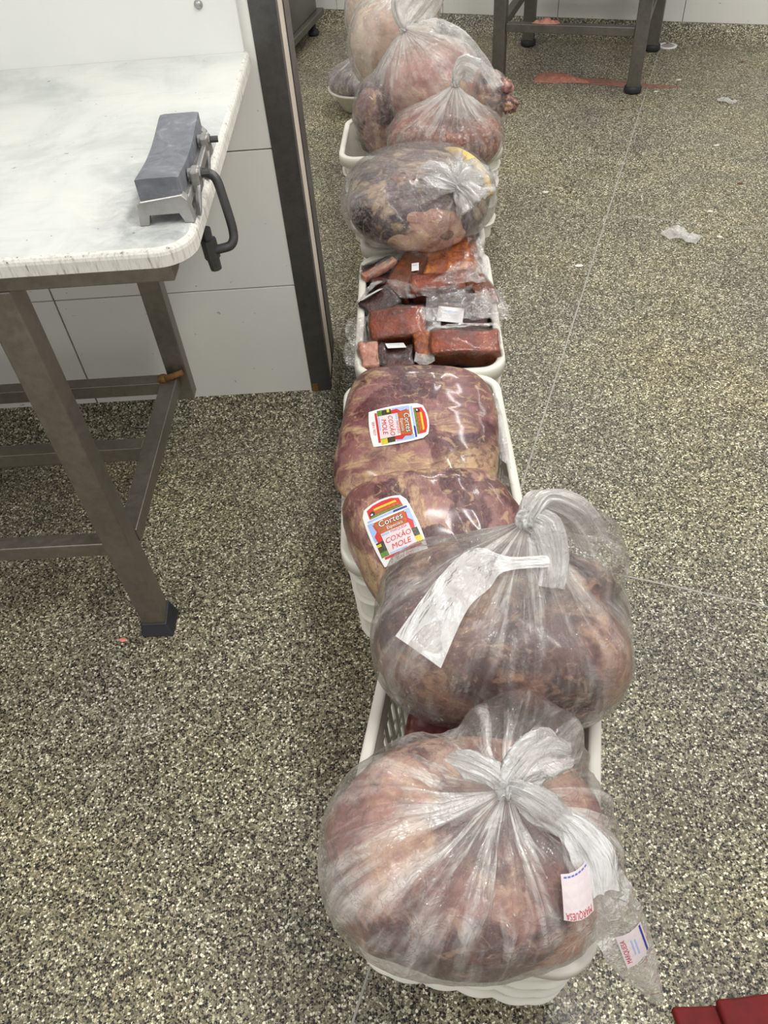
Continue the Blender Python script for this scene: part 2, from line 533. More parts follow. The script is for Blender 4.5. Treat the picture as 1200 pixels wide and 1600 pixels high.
def bm_obj(name, bm, mat, parent=None, smooth=False, off=True):
    me = bpy.data.meshes.new(name)
    if parent is not None and off:
        o_ = Vector((0, 0, 0))
        p = parent
        while p is not None:
            o_ += p.location
            p = p.parent
        bmesh.ops.translate(bm, verts=bm.verts, vec=-o_)
    bm.to_mesh(me)
    bm.free()
    if isinstance(mat, (list, tuple)):
        for m in mat:
            me.materials.append(m)
    else:
        me.materials.append(mat)
    if smooth:
        me.polygons.foreach_set('use_smooth', [True] * len(me.polygons))
    return link(bpy.data.objects.new(name, me), parent)


def box(bm, lo, hi, bev=0.0, mtx=None, seg=2):
    r = bmesh.ops.create_cube(bm, size=1.0)
    vs = r['verts']
    for v in vs:
        v.co = Vector(((v.co.x + 0.5) * (hi[0] - lo[0]) + lo[0], (v.co.y + 0.5) * (hi[1] - lo[1]) + lo[1], (v.co.z + 0.5) * (hi[2] - lo[2]) + lo[2]))
    if bev:
        es = list({e for v in vs for e in v.link_edges})
        r2 = bmesh.ops.bevel(bm, geom=es, offset=bev, segments=seg, affect='EDGES', profile=0.5)
        vs = list({v for f in r2['faces'] for v in f.verts} | {v for v in vs if v.is_valid})
    if mtx is not None:
        vv = set()
        for v in vs:
            vv.add(v)
        bmesh.ops.transform(bm, matrix=mtx, verts=list(vv))
    return vs


def box_obj(name, lo, hi, mat, parent=None, bev=0.0, mtx=None, off=True):
    bm = bmesh.new()
    box(bm, lo, hi, bev)
    if mtx is not None:
        bmesh.ops.transform(bm, matrix=mtx, verts=bm.verts)
    return bm_obj(name, bm, mat, parent, False, off)


def tube(path, r, seg=10, closed_ends=True):
    """verts, faces of a tube along a polyline; r number or list"""
    pts = [Vector(p) for p in path]
    n = len(pts)
    rs = r if isinstance(r, (list, tuple)) else [r] * n
    verts, faces = [], []
    up = None
    for i, p in enumerate(pts):
        d = (pts[min(i + 1, n - 1)] - pts[max(i - 1, 0)]).normalized()
        if up is None:
            up = d.orthogonal().normalized()
        up = (up - d * up.dot(d)).normalized()
        sd = d.cross(up)
        for k in range(seg):
            a = 2 * math.pi * k / seg
            verts.append(p + (up * math.cos(a) + sd * math.sin(a)) * rs[i])
    for i in range(n - 1):
        for k in range(seg):
            k2 = (k + 1) % seg
            faces.append((i * seg + k, i * seg + k2, (i + 1) * seg + k2, (i + 1) * seg + k))
    if closed_ends:
        faces.append(tuple(reversed(range(seg))))
        faces.append(tuple(range((n - 1) * seg, n * seg)))
    return verts, faces


def smooth_path(pts, n=8):
    pts = [Vector(p) for p in pts]
    out = []
    for i in range(len(pts) - 1):
        p0 = pts[max(i - 1, 0)]
        p1, p2 = pts[i], pts[i + 1]
        p3 = pts[min(i + 2, len(pts) - 1)]
        for k in range(n):
            t = k / n
            out.append(0.5 * ((2 * p1) + (p2 - p0) * t + (2 * p0 - 5 * p1 + 4 * p2 - p3) * t * t + (3 * p1 - p0 - 3 * p2 + p3) * t ** 3))
    out.append(pts[-1])
    return out


def lathe(profile, c, seg=24, axis='Z'):
    verts, faces = [], []
    for (r, z) in profile:
        for k in range(seg):
            a = 2 * math.pi * k / seg
            verts.append((c[0] + r * math.cos(a), c[1] + r * math.sin(a), c[2] + z))
    for i in range(len(profile) - 1):
        for k in range(seg):
            k2 = (k + 1) % seg
            faces.append((i * seg + k, i * seg + k2, (i + 1) * seg + k2, (i + 1) * seg + k))
    return verts, faces


def struct(o):
    o['kind'] = 'structure'
    return o


def copy_tree(o, parent=None):
    c = o.copy()
    COL.objects.link(c)
    if parent is not None:
        c.parent = parent
    for ch in list(o.children):
        copy_tree(ch, c)
    return c


def fbm(p, octv=4):
    return mnoise.fractal(p, 1.0, 2.0, octv)


# ------------------------------------------------------------------ the setting
GA = math.radians(19.9)             # floor grid and back wall are turned against the partition wall
floor = struct(box_obj('floor', (-4, -2.5, -0.1), (5, 8, 0.0), M_FLOOR))
gd = Vector((math.sin(GA), math.cos(GA), 0))
gx = Vector((math.cos(GA), -math.sin(GA), 0))


def floor_strip(p, q, w=0.0042, mat=M_STRIP):
    p, q = Vector(p), Vector(q)
    d = (q - p).normalized()
    s = Vector((d.y, -d.x, 0)) * w / 2
    v = [p - s, p + s, q + s, q - s]
    vs = [(a.x, a.y, 0.0) for a in v] + [(a.x, a.y, 0.0009) for a in v]
    return mesh('divider_strip', vs, [(4, 5, 6, 7), (0, 1, 5, 4), (1, 2, 6, 5), (2, 3, 7, 6), (3, 0, 4, 7)], mat, floor, False)


S0 = Vector((0.288, 1.45, 0))
floor_strip(S0 - gd * 2.2, S0 + gd * 3.37)
X0 = S0 - gd * 0.225
floor_strip(X0, X0 + gx * 2.5)
X1 = S0 + gd * 1.52
floor_strip(X1, X1 + gx * 2.3)

# partition wall on the left: core, tiles, steel end post, terrazzo cove
WY, WX, WT, WH = 1.85, -0.23, 0.24, 2.6
wall_left = struct(box_obj('wall_left', (-3.2, WY + 0.006, 0.0), (WX - 0.004, WY + WT - 0.006, WH), M_GROUT))
TW, TH = 0.65, 0.355
tile_cache = {}
for r in range(7):
    z0 = 0.046 + r * TH
    z1 = min(z0 + TH - 0.003, WH)
    for c in range(4):
        x1 = -0.28 - c * TW - (0.0015 if c else 0)
        x0 = x1 - TW + 0.003
        box_obj('tile', (x0, WY - 0.004, z0), (x1, WY + 0.008, z1), M_TILE, wall_left, 0.0012)
        box_obj('tile', (x0, WY + WT - 0.008, z0), (x1, WY + WT + 0.004, z1), M_TILE, wall_left, 0.0012)
# steel U-profile over the end of the wall
post = struct(thing('trim_1', 'x', 'x', (WX, WY, 0)))
del post['label'], post['category']
box_obj('steel_face', (-0.282, WY - 0.007, 0.043), (WX, WY + 0.001, WH), M_STEELD, post, 0.0015)
box_obj('steel_return', (WX - 0.001, WY - 0.007, 0.043), (WX + 0.005, WY + 0.03, WH), M_STEELD, post, 0.001)
box_obj('pale_jamb_strip', (WX - 0.006, WY + 0.03, 0.043), (WX + 0.002, WY + 0.14, WH), simple('pale_jamb', rgb(214, 202, 186), 0.4, var=0.1, scale=8), post, 0.001)
box_obj('steel_return', (WX - 0.001, WY + 0.14, 0.043), (WX + 0.005, WY + WT + 0.007, WH), M_STEELD, post, 0.001)
box_obj('steel_face', (-0.282, WY + WT - 0.001, 0.043), (WX, WY + WT + 0.007, WH), M_STEELD, post, 0.0015)
box_obj('rust_stain', (-0.279, WY - 0.0085, 0.0435), (-0.262, WY - 0.0065, 0.075), M_RUST, post, 0.0008)


def cove(name, line, nrm, width, height, mat):
    """terrazzo cove along a polyline at the foot of a wall; nrm = direction out of the wall"""
    prof = []
    for i in range(11):
        a = i / 10
        prof.append((width * (1 - a), height * (a ** 3.2)))
    verts, faces = [], []
    m = len(prof)
    for p, n in zip(line, nrm):
        p, n = Vector(p), Vector(n)
        for (w, h) in prof:
            q = p + n * w
            verts.append((q.x, q.y, h + 0.0006))
    for i in range(len(line) - 1):
        for k in range(m - 1):
            faces.append((i * m + k, i * m + k + 1, (i + 1) * m + k + 1, (i + 1) * m + k))
    return struct(mesh(name, verts, faces, mat, None))


cove('baseboard_left', [(-3.2, WY - 0.001, 0), (-0.9, WY - 0.001, 0), (WX, WY - 0.001, 0)], [(0, -1, 0)] * 3, 0.21, 0.052, M_COVE)
cove('baseboard_end', [(WX, WY - 0.001, 0), (WX + 0.006, WY - 0.001, 0), (WX + 0.006, WY + WT, 0), (WX, WY + WT + 0.001, 0)],
     [(0, -1, 0), (0.32, -0.7, 0), (0.32, 0.7, 0), (0, 1, 0)], 0.21, 0.052, M_COVE)
cove('baseboard_rear', [(WX, WY + WT + 0.001, 0), (-3.2, WY + WT + 0.001, 0)], [(0, 1, 0)] * 2, 0.21, 0.052, M_COVE)
# joint where the cove meets the floor
floor_strip((-3.2, WY - 0.213, 0), (-0.20, WY - 0.213, 0), 0.004, simple('dark_joint', rgb(104, 100, 88), 0.7))

# back wall
B0 = Vector((0.396, 5.236, 0))
bdir = Vector((math.cos(math.radians(20.6)), -math.sin(math.radians(20.6)), 0))
bn = Vector((-bdir.y, bdir.x, 0))
if bn.y > 0:
    bn = -bn                       # towards the camera
bm = bmesh.new()
bw = Matrix.Translation(B0) @ Matrix.Rotation(-math.radians(20.6), 4, 'Z')
wall_back = struct(box_obj('wall_back', (-3.0, 0.006, 0), (4.0, 0.16, WH), M_GROUT, None, 0, bw))
for r in range(6):
    z0 = 0.08 + r * 0.42
    for c in range(9):
        x0 = -3.0 + 0.6 * c + 0.0 + 0.0
        x0 = 0.599 - 0.672 * 5 + 0.672 * c
        box_obj('tile', (x0 + 0.0015, -0.006, z0), (x0 + 0.6705, 0.01, min(z0 + 0.417, WH)), M_TILE, wall_back, 0.0012, bw)
cove('baseboard_back', [B0 - bdir * 3.0, B0 + bdir * 4.0], [bn, bn], 0.16, 0.085, M_COVE)

# ------------------------------------------------------------------ work table at the left
TZ = 0.965
tbl = thing('work_table', 'steel-framed work table with a worn white cutting-board top against the tiled partition', 'table', (-1.2, 1.45, 0))
TX1, TX0, TY0, TY1 = -0.292, -2.1, 1.012, 1.824
# top: rounded front right corner
R = 0.055


def board_ring(ins):
    p = [(TX0, TY0 + ins)]
    for i in range(17):
        a = -math.pi / 2 + i / 16 * math.pi / 2
        p.append((TX1 - R + (R - ins) * math.cos(a), TY0 + R + (R - ins) * math.sin(a)))
    return p + [(TX1 - ins, TY1), (TX0, TY1)]


prof = [(0.0, TZ - 0.027), (0.0, TZ - 0.010), (0.0012, TZ - 0.0055), (0.004, TZ - 0.002), (0.0085, TZ)]
vs, fs, fm_ = [], [], []
for ins, z in prof:
    vs += [(x, y, z) for x, y in board_ring(ins)]
n_ = len(board_ring(0))
for k in range(len(prof) - 1):
    for i in range(n_):
        j = (i + 1) % n_
        fs.append((k * n_ + i, k * n_ + j, (k + 1) * n_ + j, (k + 1) * n_ + i))
        fm_.append(1)
fs.append(tuple(range((len(prof) - 1) * n_, len(prof) * n_)))
fs.append(tuple(reversed(range(n_))))
fm_ += [0, 0]
mesh('cutting_board_top', vs, fs, None, tbl, False, mats=[M_BOARD, M_BEDGE], fmat=fm_)
# back upstand board with screws
sp_ = box_obj('splash_board', (TX0, TY1 + 0.0005, TZ - 0.027), (-0.302, WY - 0.0045, TZ + 0.44), M_SPLASH, tbl, 0.003)
for sx in (-0.378, -1.1, -1.8):
    v, f = lathe([(0.0, -0.007), (0.004, -0.0065), (0.0075, -0.004), (0.009, 0.0), (0.009, 0.004)], (0, 0, 0), 14)
    v = [(sx + x, TY1 + z, 1.056 + y) for x, y, z in v]
    mesh('screw', v, [tuple(q) for q in f], M_CAST, sp_)
# apron frame
APZ0, APZ1 = 0.897, 0.938
box_obj('apron_rail', (TX0 + 0.03, 1.045, APZ0), (-0.335, 1.085, APZ1), M_STEELR, tbl, 0.002)
box_obj('apron_rail', (TX0 + 0.03, 1.63, APZ0), (-0.335, 1.67, APZ1), M_STEEL, tbl, 0.002)
box_obj('apron_rail', (-0.376, 1.085, APZ0), (-0.336, 1.63, APZ1), M_STEEL, tbl, 0.002)
# legs (front legs with black rubber shoes, rear legs cut off above the cove and bolted to the rail)
LX = -0.613
for lx in (LX, -1.85):
    lg = box_obj('front_leg', (lx - 0.027, 1.045, 0.012), (lx + 0.027, 1.095, APZ0), M_STEEL, tbl, 0.003)
    bm = bmesh.new()
    box(bm, (lx - 0.031, 1.040, 0.0), (lx + 0.031, 1.100, 0.032), 0.004)
    bm.verts.ensure_lookup_table()
    for v in bm.verts:
        if v.co.z < 0.016:
            v.co.x += 0.012 * (1 if v.co.x > lx else -0.1)
            v.co.y += -0.012 if v.co.y < 1.07 else 0.0
        elif v.co.x > lx and v.co.y > 1.07:
            v.co.z += 0.014
    sh = bm_obj('rubber_shoe', bm, M_RUBBER, lg)
    box_obj('rear_leg', (lx - 0.0, 1.628, 0.215), (lx + 0.052, 1.668, APZ0), M_STEEL, tbl, 0.003)
    # side rail
    box_obj('side_rail', (lx - 0.010, 1.095, 0.262), (lx + 0.030, 1.628, 0.300), M_STEEL, tbl, 0.002)
for (ya, yb) in ((1.060, 1.094), (1.352, 1.388), (1.594, 1.630)):
    box_obj('shelf_rail', (TX0 + 0.05, ya, 0.262), (LX - 0.010, yb, 0.299), M_STEEL, tbl, 0.002)
v, f = tube([(LX + 0.004, 1.60, 0.306), (LX + 0.046, 1.62, 0.308)], 0.008, 10)
mesh('rusty_bolt', v, f, M_RUST, tbl)
v, f = lathe([(0, 0.012), (0.013, 0.010), (0.015, 0.0), (0.0, 0.0)], (LX - 0.004, 1.605, 0.2995), 12)
mesh('rusty_weld', v, f, M_RUST, tbl)

# ------------------------------------------------------------------ sharpening stone clamp on the table
ws = thing('sharpening_stone_clamp', 'grey whetstone in a cast clamp with a bent iron handle at the table corner', 'sharpening stone', (-0.335, 1.18, TZ))
# local frame: y along the stone, turned slightly
WA = Matrix.Translation((-0.335, 1.085, TZ)) @ Matrix.Rotation(math.radians(1.5), 4, 'Z')


def wl(x, y, z):
    return WA @ Vector((x, y, z))


# hollow-worn stone
SL, SWD, SZ0, SZ1 = 0.235, 0.062, 0.034, 0.066
verts, faces = [], []
NX, NY = 8, 24
for j in range(NY + 1):
    t = j / NY
    dip = 0.009 * math.sin(math.pi * min(1, t * 1.05)) ** 1.2
    for i in range(NX + 1):
        s = i / NX
        edge = min(i, NX - i, 1)
        verts.append(wl(-SWD / 2 + SWD * s, 0.006 + SL * t, SZ1 - dip - (0.0012 if edge == 0 else 0)))
for j in range(NY):
    for i in range(NX):
        a = j * (NX + 1) + i
        faces.append((a, a + 1, a + NX + 2, a + NX + 1))
ring = [i for i in range(NX + 1)] + [(j + 1) * (NX + 1) - 1 for j in range(1, NY + 1)] + [NY * (NX + 1) + i for i in range(NX - 1, -1, -1)] + [j * (NX + 1) for j in range(NY - 1, 0, -1)]
b0 = len(verts)
for k in ring:
    p = WA.inverted() @ verts[k]
    verts.append(wl(p.x, p.y, SZ0))
for k in range(len(ring)):
    k2 = (k + 1) % len(ring)
    faces.append((ring[k2], ring[k], b0 + k, b0 + k2))
faces.append(tuple(b0 + k for k in range(len(ring))))
mesh('whetstone', verts, faces, M_STONE, ws, False)
# cast cradle: end bridges and side bars
for y0 in (0.0, SL - 0.002):
    bm = bmesh.new()
    out = [(-0.040, 0.0), (-0.026, 0.0), (-0.023, 0.017), (0.022, 0.017), (0.026, 0.0), (0.041, 0.0), (0.037, 0.034), (0.030, 0.042), (-0.031, 0.036), (-0.036, 0.032)]
    a = [bm.verts.new(wl(x, y0, z)) for x, z in out]
    b = [bm.verts.new(wl(x, y0 + 0.016, z)) for x, z in out]
    bm.faces.new(a)
    bm.faces.new(list(reversed(b)))
    for i in range(len(out)):
        j = (i + 1) % len(out)
        bm.faces.new((a[j], a[i], b[i], b[j]))
    bmesh.ops.bevel(bm, geom=list(bm.edges), offset=0.0012, segments=1, affect='EDGES')
    bmesh.ops.recalc_face_normals(bm, faces=bm.faces)
    bm_obj('cradle_bridge', bm, M_CAST, ws)
for sx in (-1, 1):
    bm = bmesh.new()
    box(bm, (0.030 if sx > 0 else -0.038, 0.012, 0.018), (0.038 if sx > 0 else -0.032, SL + 0.004, 0.034 if sx > 0 else 0.030), 0.002)
    bmesh.ops.transform(bm, matrix=WA, verts=bm.verts)
    bm_obj('cradle_bar', bm, M_CAST, ws)
bm = bmesh.new()
box(bm, (-0.032, 0.016, 0.026), (0.032, SL, 0.0338), 0.001)
bmesh.ops.transform(bm, matrix=WA, verts=bm.verts)
bm_obj('cradle_bed', bm, M_CAST, ws)
# lugs with set screws on the right hand side
for (yy, sc) in ((0.062, 1.0), (0.182, 1.0)):
    bm = bmesh.new()
    box(bm, (0.0365, yy - 0.013, 0.02), (0.050, yy + 0.013, 0.052), 0.003)
    bmesh.ops.transform(bm, matrix=WA, verts=bm.verts)
    lug = bm_obj('lug', bm, M_CAST, ws)
    v, f = tube([wl(0.033, yy, 0.044), wl(0.052, yy, 0.044)], 0.0085, 8)
    mesh('set_screw', v, f, M_CAST, lug, False)
    v, f = tube([wl(0.048, yy, 0.044), wl(0.064, yy + 0.002, 0.043)], 0.0052, 8)
    mesh('screw_tip', v, f, M_IRON, lug, False)
    bm = bmesh.new()
    a = [bm.verts.new(wl(x, y, z)) for x, y, z in ((0.044, yy - 0.004, 0.040), (0.050, yy - 0.004, 0.040), (0.0475, yy - 0.046, 0.001), (0.0385, yy - 0.040, 0.001))]
    b = [bm.verts.new(wl(x, y, z)) for x, y, z in ((0.044, yy + 0.006, 0.040), (0.050, yy + 0.006, 0.040), (0.0475, yy - 0.034, 0.001), (0.0385, yy - 0.028, 0.001))]
    bm.faces.new(a)
    bm.faces.new(list(reversed(b)))
    for i in range(4):
        j = (i + 1) % 4
        bm.faces.new((a[j], a[i], b[i], b[j]))
    bmesh.ops.recalc_face_normals(bm, faces=bm.faces)
    bm_obj('brace', bm, M_CAST, ws)
bm = bmesh.new()
box(bm, (0.038, 0.055, 0.026), (0.047, 0.195, 0.041), 0.002)
bmesh.ops.transform(bm, matrix=WA, verts=bm.verts)
bm_obj('tie_bar', bm, M_CAST, ws)
# bent iron handle: leaves the front lug, drops past the table edge, hooks back under the board
hp = smooth_path([wl(0.040, 0.085, 0.034), wl(0.056, 0.084, 0.034), wl(0.068, 0.080, 0.026), wl(0.074, 0.072, 0.0),
                  wl(0.080, 0.062, -0.048), wl(0.075, 0.054, -0.066), wl(0.058, 0.050, -0.070), wl(0.036, 0.050, -0.072)], 8)
v, f = tube(hp, 0.0072, 12)
mesh('handle', v, f, M_IRON, ws)
v, f = tube([wl(0.0405, 0.052, -0.036), wl(0.0405, 0.052, -0.054), wl(0.0405, 0.052, -0.0541), wl(0.0415, 0.051, -0.084), wl(0.0415, 0.051, -0.0841), wl(0.043, 0.050, -0.104)],
            [0.008, 0.008, 0.0125, 0.0125, 0.010, 0.009], 10)
mesh('clamp_screw', v, f, M_IRON, ws, False)


# ------------------------------------------------------------------ crates
def rrect(hx, hy, r, nl=14, ns=10, nc=5):
    """rounded rectangle, counter-clockwise, fixed point count; returns [(x,y,nx,ny,tag)]"""
    out = []
    # right side (+x), from -y to +y
    def side(p0, p1, n, nrm, tg):
        for i in range(n):
            t = i / n
            out.append((p0[0] + (p1[0] - p0[0]) * t, p0[1] + (p1[1] - p0[1]) * t, nrm[0], nrm[1], tg, i))

    def corner(cx, cy, a0):
        for i in range(nc):
            a = a0 + (i / nc) * math.pi / 2
            out.append((cx + r * math.cos(a), cy + r * math.sin(a), math.cos(a), math.sin(a), 'c', i))

    side((hx, -hy + r), (hx, hy - r), nl, (1, 0), 'r')
    corner(hx - r, hy - r, 0)
    side((hx - r, hy), (-hx + r, hy), ns, (0, 1), 'b')
    corner(-hx + r, hy - r, math.pi / 2)
    side((-hx, hy - r), (-hx, -hy + r), nl, (-1, 0), 'l')
    corner(-hx + r, -hy + r, math.pi)
    side((-hx + r, -hy), (hx - r, -hy), ns, (0, -1), 'f')
    corner(hx - r, -hy + r, 1.5 * math.pi)
    return out


CR_H = 0.335


def crate_half(z):
    t = z / CR_H
    return 0.155 + 0.014 * t, 0.258 + 0.013 * t


def make_crate():
    root = thing('plastic_crate', 'x', 'crate')
    NL, NS = 27, 15
    zs = [0.0, 0.03, 0.04, 0.15, 0.165, 0.285, 0.295, CR_H - 0.004]
    rows = []
    for z in zs:
        hx, hy = crate_half(z)
        rows.append([(x, y, z) for x, y, *_ in rrect(hx, hy, 0.045, NL, NS, 6)])
    info = rrect(*crate_half(0), 0.045, NL, NS, 6)
    n = len(info)
    verts = [p for r_ in rows for p in r_]
    faces = []
    for j in range(len(zs) - 1):
        for i in range(n):
            tg, k = info[i][4], info[i][5]
            if j in (2, 4) and tg in 'rl' and k % 2 == 1 and 1 <= k <= NL - 2:
                continue
            i2 = (i + 1) % n
            faces.append((j * n + i, j * n + i2, (j + 1) * n + i2, (j + 1) * n + i))
    wl_ = mesh('wall_shell', verts, faces, M_CRATE, root, False)
    sm = wl_.modifiers.new('solid', 'SOLIDIFY')
    sm.thickness = 0.0035
    sm.offset = -1
    # base
    hx, hy = crate_half(0)
    p = rrect(hx - 0.003, hy - 0.003, 0.043, 3, 3, 6)
    m = len(p)
    verts = [(x, y, 0.0) for x, y, *_ in p] + [(x, y, 0.006) for x, y, *_ in p]
    faces = [tuple(reversed(range(m))), tuple(range(m, 2 * m))] + [(i, (i + 1) % m, m + (i + 1) % m, m + i) for i in range(m)]
    mesh('base', verts, faces, M_CRATE, root, False)

    # swept profiles: rim and ledges
    def sweep(name, prof, zref, smooth=True, scallop=0.0):
        hx, hy = crate_half(zref)
        pp = rrect(hx, hy, 0.045, 36, 24, 8)
        vs, fs = [], []
        k = len(prof)
        for (x, y, nx, ny, tg, i) in pp:
            sc_ = 1.0
            if scallop and tg != 'c':
                nn = 36 if tg in 'rl' else 24
                per = 6
                sc_ = 1.0 + scallop * abs(math.sin(math.pi * i / per))
            for (o, dz) in prof:
                vs.append((x + nx * o * (sc_ if o > 0.003 else 1), y + ny * o * (sc_ if o > 0.003 else 1), zref + dz))
        N = len(pp)
        for a in range(N):
            b = (a + 1) % N
            for q in range(k):
                q2 = (q + 1) % k
                fs.append((a * k + q, b * k + q, b * k + q2, a * k + q2))
        return mesh(name, vs, fs, M_CRATE, root, smooth)

    sweep('rim', [(-0.004, -0.004), (-0.003, 0.003), (0.002, 0.005), (0.012, 0.005), (0.016, 0.002), (0.017, -0.006), (0.016, -0.030), (0.013, -0.030), (0.012, -0.004), (0.002, -0.006)], CR_H - 0.005)
    for zl in (0.055, 0.125, 0.195, 0.262):
        sweep('ledge', [(-0.001, -0.006), (0.005, -0.005), (0.0115, -0.001), (0.0115, 0.001), (0.005, 0.003), (-0.001, 0.003)], zl, True, 0.45)
    # upright ribs between the ledges
    for (sgn, ax, poss) in ((1, 'x', (-0.17, -0.06, 0.06, 0.17)), (-1, 'x', (-0.17, -0.06, 0.06, 0.17)), (1, 'y', (-0.075, 0.075)), (-1, 'y', (-0.075, 0.075))):
        for q in poss:
            vs = []
            for z in (0.004, CR_H - 0.03):
                hx, hy = crate_half(z)
                h = hx if ax == 'x' else hy
                for (o, s) in ((-0.001, -0.002), (0.0075, -0.002), (0.0075, 0.002), (-0.001, 0.002)):
                    a, b = sgn * (h + o), q + s
                    vs.append((a, b, z) if ax == 'x' else (b, a, z))
            mesh('rib', vs, [(0, 1, 5, 4), (1, 2, 6, 5), (2, 3, 7, 6), (3, 0, 4, 7), (0, 3, 2, 1), (4, 5, 6, 7)], M_CRATE, root, False)
    return root


crate0 = make_crate()
CR = [((0.083, 0.552, 0), -11.7, 'white plastic crate nearest the camera under the two big tied bags'),
      ((0.036, 1.222, 0), 0.5, 'white crate filled with two vacuum packs of beef'),
      ((0.063, 1.805, 0), -1.2, 'white crate filled with packs of smoked bacon'),
      ((0.075, 2.400, 0), -1.5, 'white crate under the bagged shank with the pink hock'),
      ((0.098, 2.925, 0), 86.5, 'white crate set crosswise behind the bagged shank and minced meat'),
      ((0.110, 3.470, 0), -2.0, 'farthest white crate hidden behind the tall pink bag')]
for i, (loc, rz, lab) in enumerate(CR):
    o = crate0 if i == 0 else copy_tree(crate0)
    o.location = loc
    o.rotation_euler = (0, 0, math.radians(rz))
    o['label'] = lab
    o['group'] = 'plastic crates in a row'


# ------------------------------------------------------------------ meat bodies and bags
def keep_in(ci, margin, ends=(True, True)):
    """soft contents stay inside the crate walls below the rim and may bulge over it above"""
    loc, rz, _ = CR[ci]
    loc = Vector(loc)
    inv = Matrix.Rotation(-math.radians(rz), 3, 'Z')
    fwd = Matrix.Rotation(math.radians(rz), 3, 'Z')

    def f(p):
        k = (CR_H + 0.012 - p.z) / 0.012
        if k <= 0:
            return p
        k = min(1.0, k)
        q = inv @ (p - loc)
        hx, hy = crate_half(max(0.0, min(CR_H, q.z)))
        hx, hy = hx - 0.004 - margin, hy - 0.004 - margin
        x = max(-hx, min(hx, q.x))
        y = q.y
        if ends[0]:
            y = max(-hy, y)
        if ends[1]:
            y = min(hy, y)
        z = max(0.007 + margin, q.z)
        c = Vector((x, y, z))
        return loc + fwd @ q.lerp(c, k)
    return f


def body_radius(radii, yaw, pw=2.4, low=0.0, lump=0.0, lscale=12.0, seed=0.0, zlow=None, tilt=None):
    rx, ry, rz = radii
    rm = Matrix.Rotation(-yaw, 3, 'Z')
    if tilt is not None:
        rm = tilt.inverted() @ rm

    def f(u):
        v = rm @ u
        rzz = rz if v.z > 0 or zlow is None else zlow
        k = 1.0 - low * max(0.0, min(1.0, -u.z * 1.6)) if low else 1.0
        r = (abs(v.x / (rx * k)) ** pw + abs(v.y / (ry * k)) ** pw + abs(v.z / rzz) ** pw) ** (-1.0 / pw)
        ch = 0.5
        if lump:
            p = u * r * lscale + Vector((seed * 3.7, seed * 1.3, seed))
            p = p + mnoise.noise_vector(p * 0.7) * 0.35
            d, pts_ = mnoise.voronoi(p, distance_metric='DISTANCE', exponent=2.5)
            gap = min(1.0, (d[1] - d[0]) * 1.5)
            gap = gap * gap * (3 - 2 * gap)
            r *= 1.0 + lump * (gap - 1.0) * 0.8 + lump * 0.9 * mnoise.noise(p * 0.45)
            q = pts_[0]
            ch = (math.sin(q.x * 12.9 + q.y * 78.2 + q.z * 37.7) * 43758.5) % 1.0
        return r, ch
    return f


def sphere_dirs(nu, nv):
    ds = []
    for j in range(nv + 1):
        a = math.pi * j / nv
        for i in range(nu):
            b = 2 * math.pi * i / nu
            ds.append(Vector((math.sin(a) * math.cos(b), math.sin(a) * math.sin(b), math.cos(a))))
    fs = []
    for j in range(nv):
        for i in range(nu):
            i2 = (i + 1) % nu
            if j == 0:
                fs.append((i, nu + i, nu + i2))
            elif j == nv - 1:
                fs.append((j * nu + i, (j + 1) * nu + i, j * nu + i2))
            else:
                fs.append((j * nu + i, (j + 1) * nu + i, (j + 1) * nu + i2, j * nu + i2))
    return ds, fs


def meat_body(name, C, rf, mat, parent, nu=110, nv=70, post=None, fatz=None):
    C = Vector(C)
    ds, fs = sphere_dirs(nu, nv)
    vs, ch = [], []
    for u in ds:
        r, c = rf(u)
        p = C + u * r
        if post:
            p = post(p)
        vs.append(p)
        ch.append(c)
    at_ = {'chunk': ('FLOAT', ch)}
    if fatz:
        at_['fatz'] = ('FLOAT', [max(0.0, min(1.0, fatz(v))) for v in vs])
    return mesh(name, vs, fs, mat, parent, True, attrs=at_)


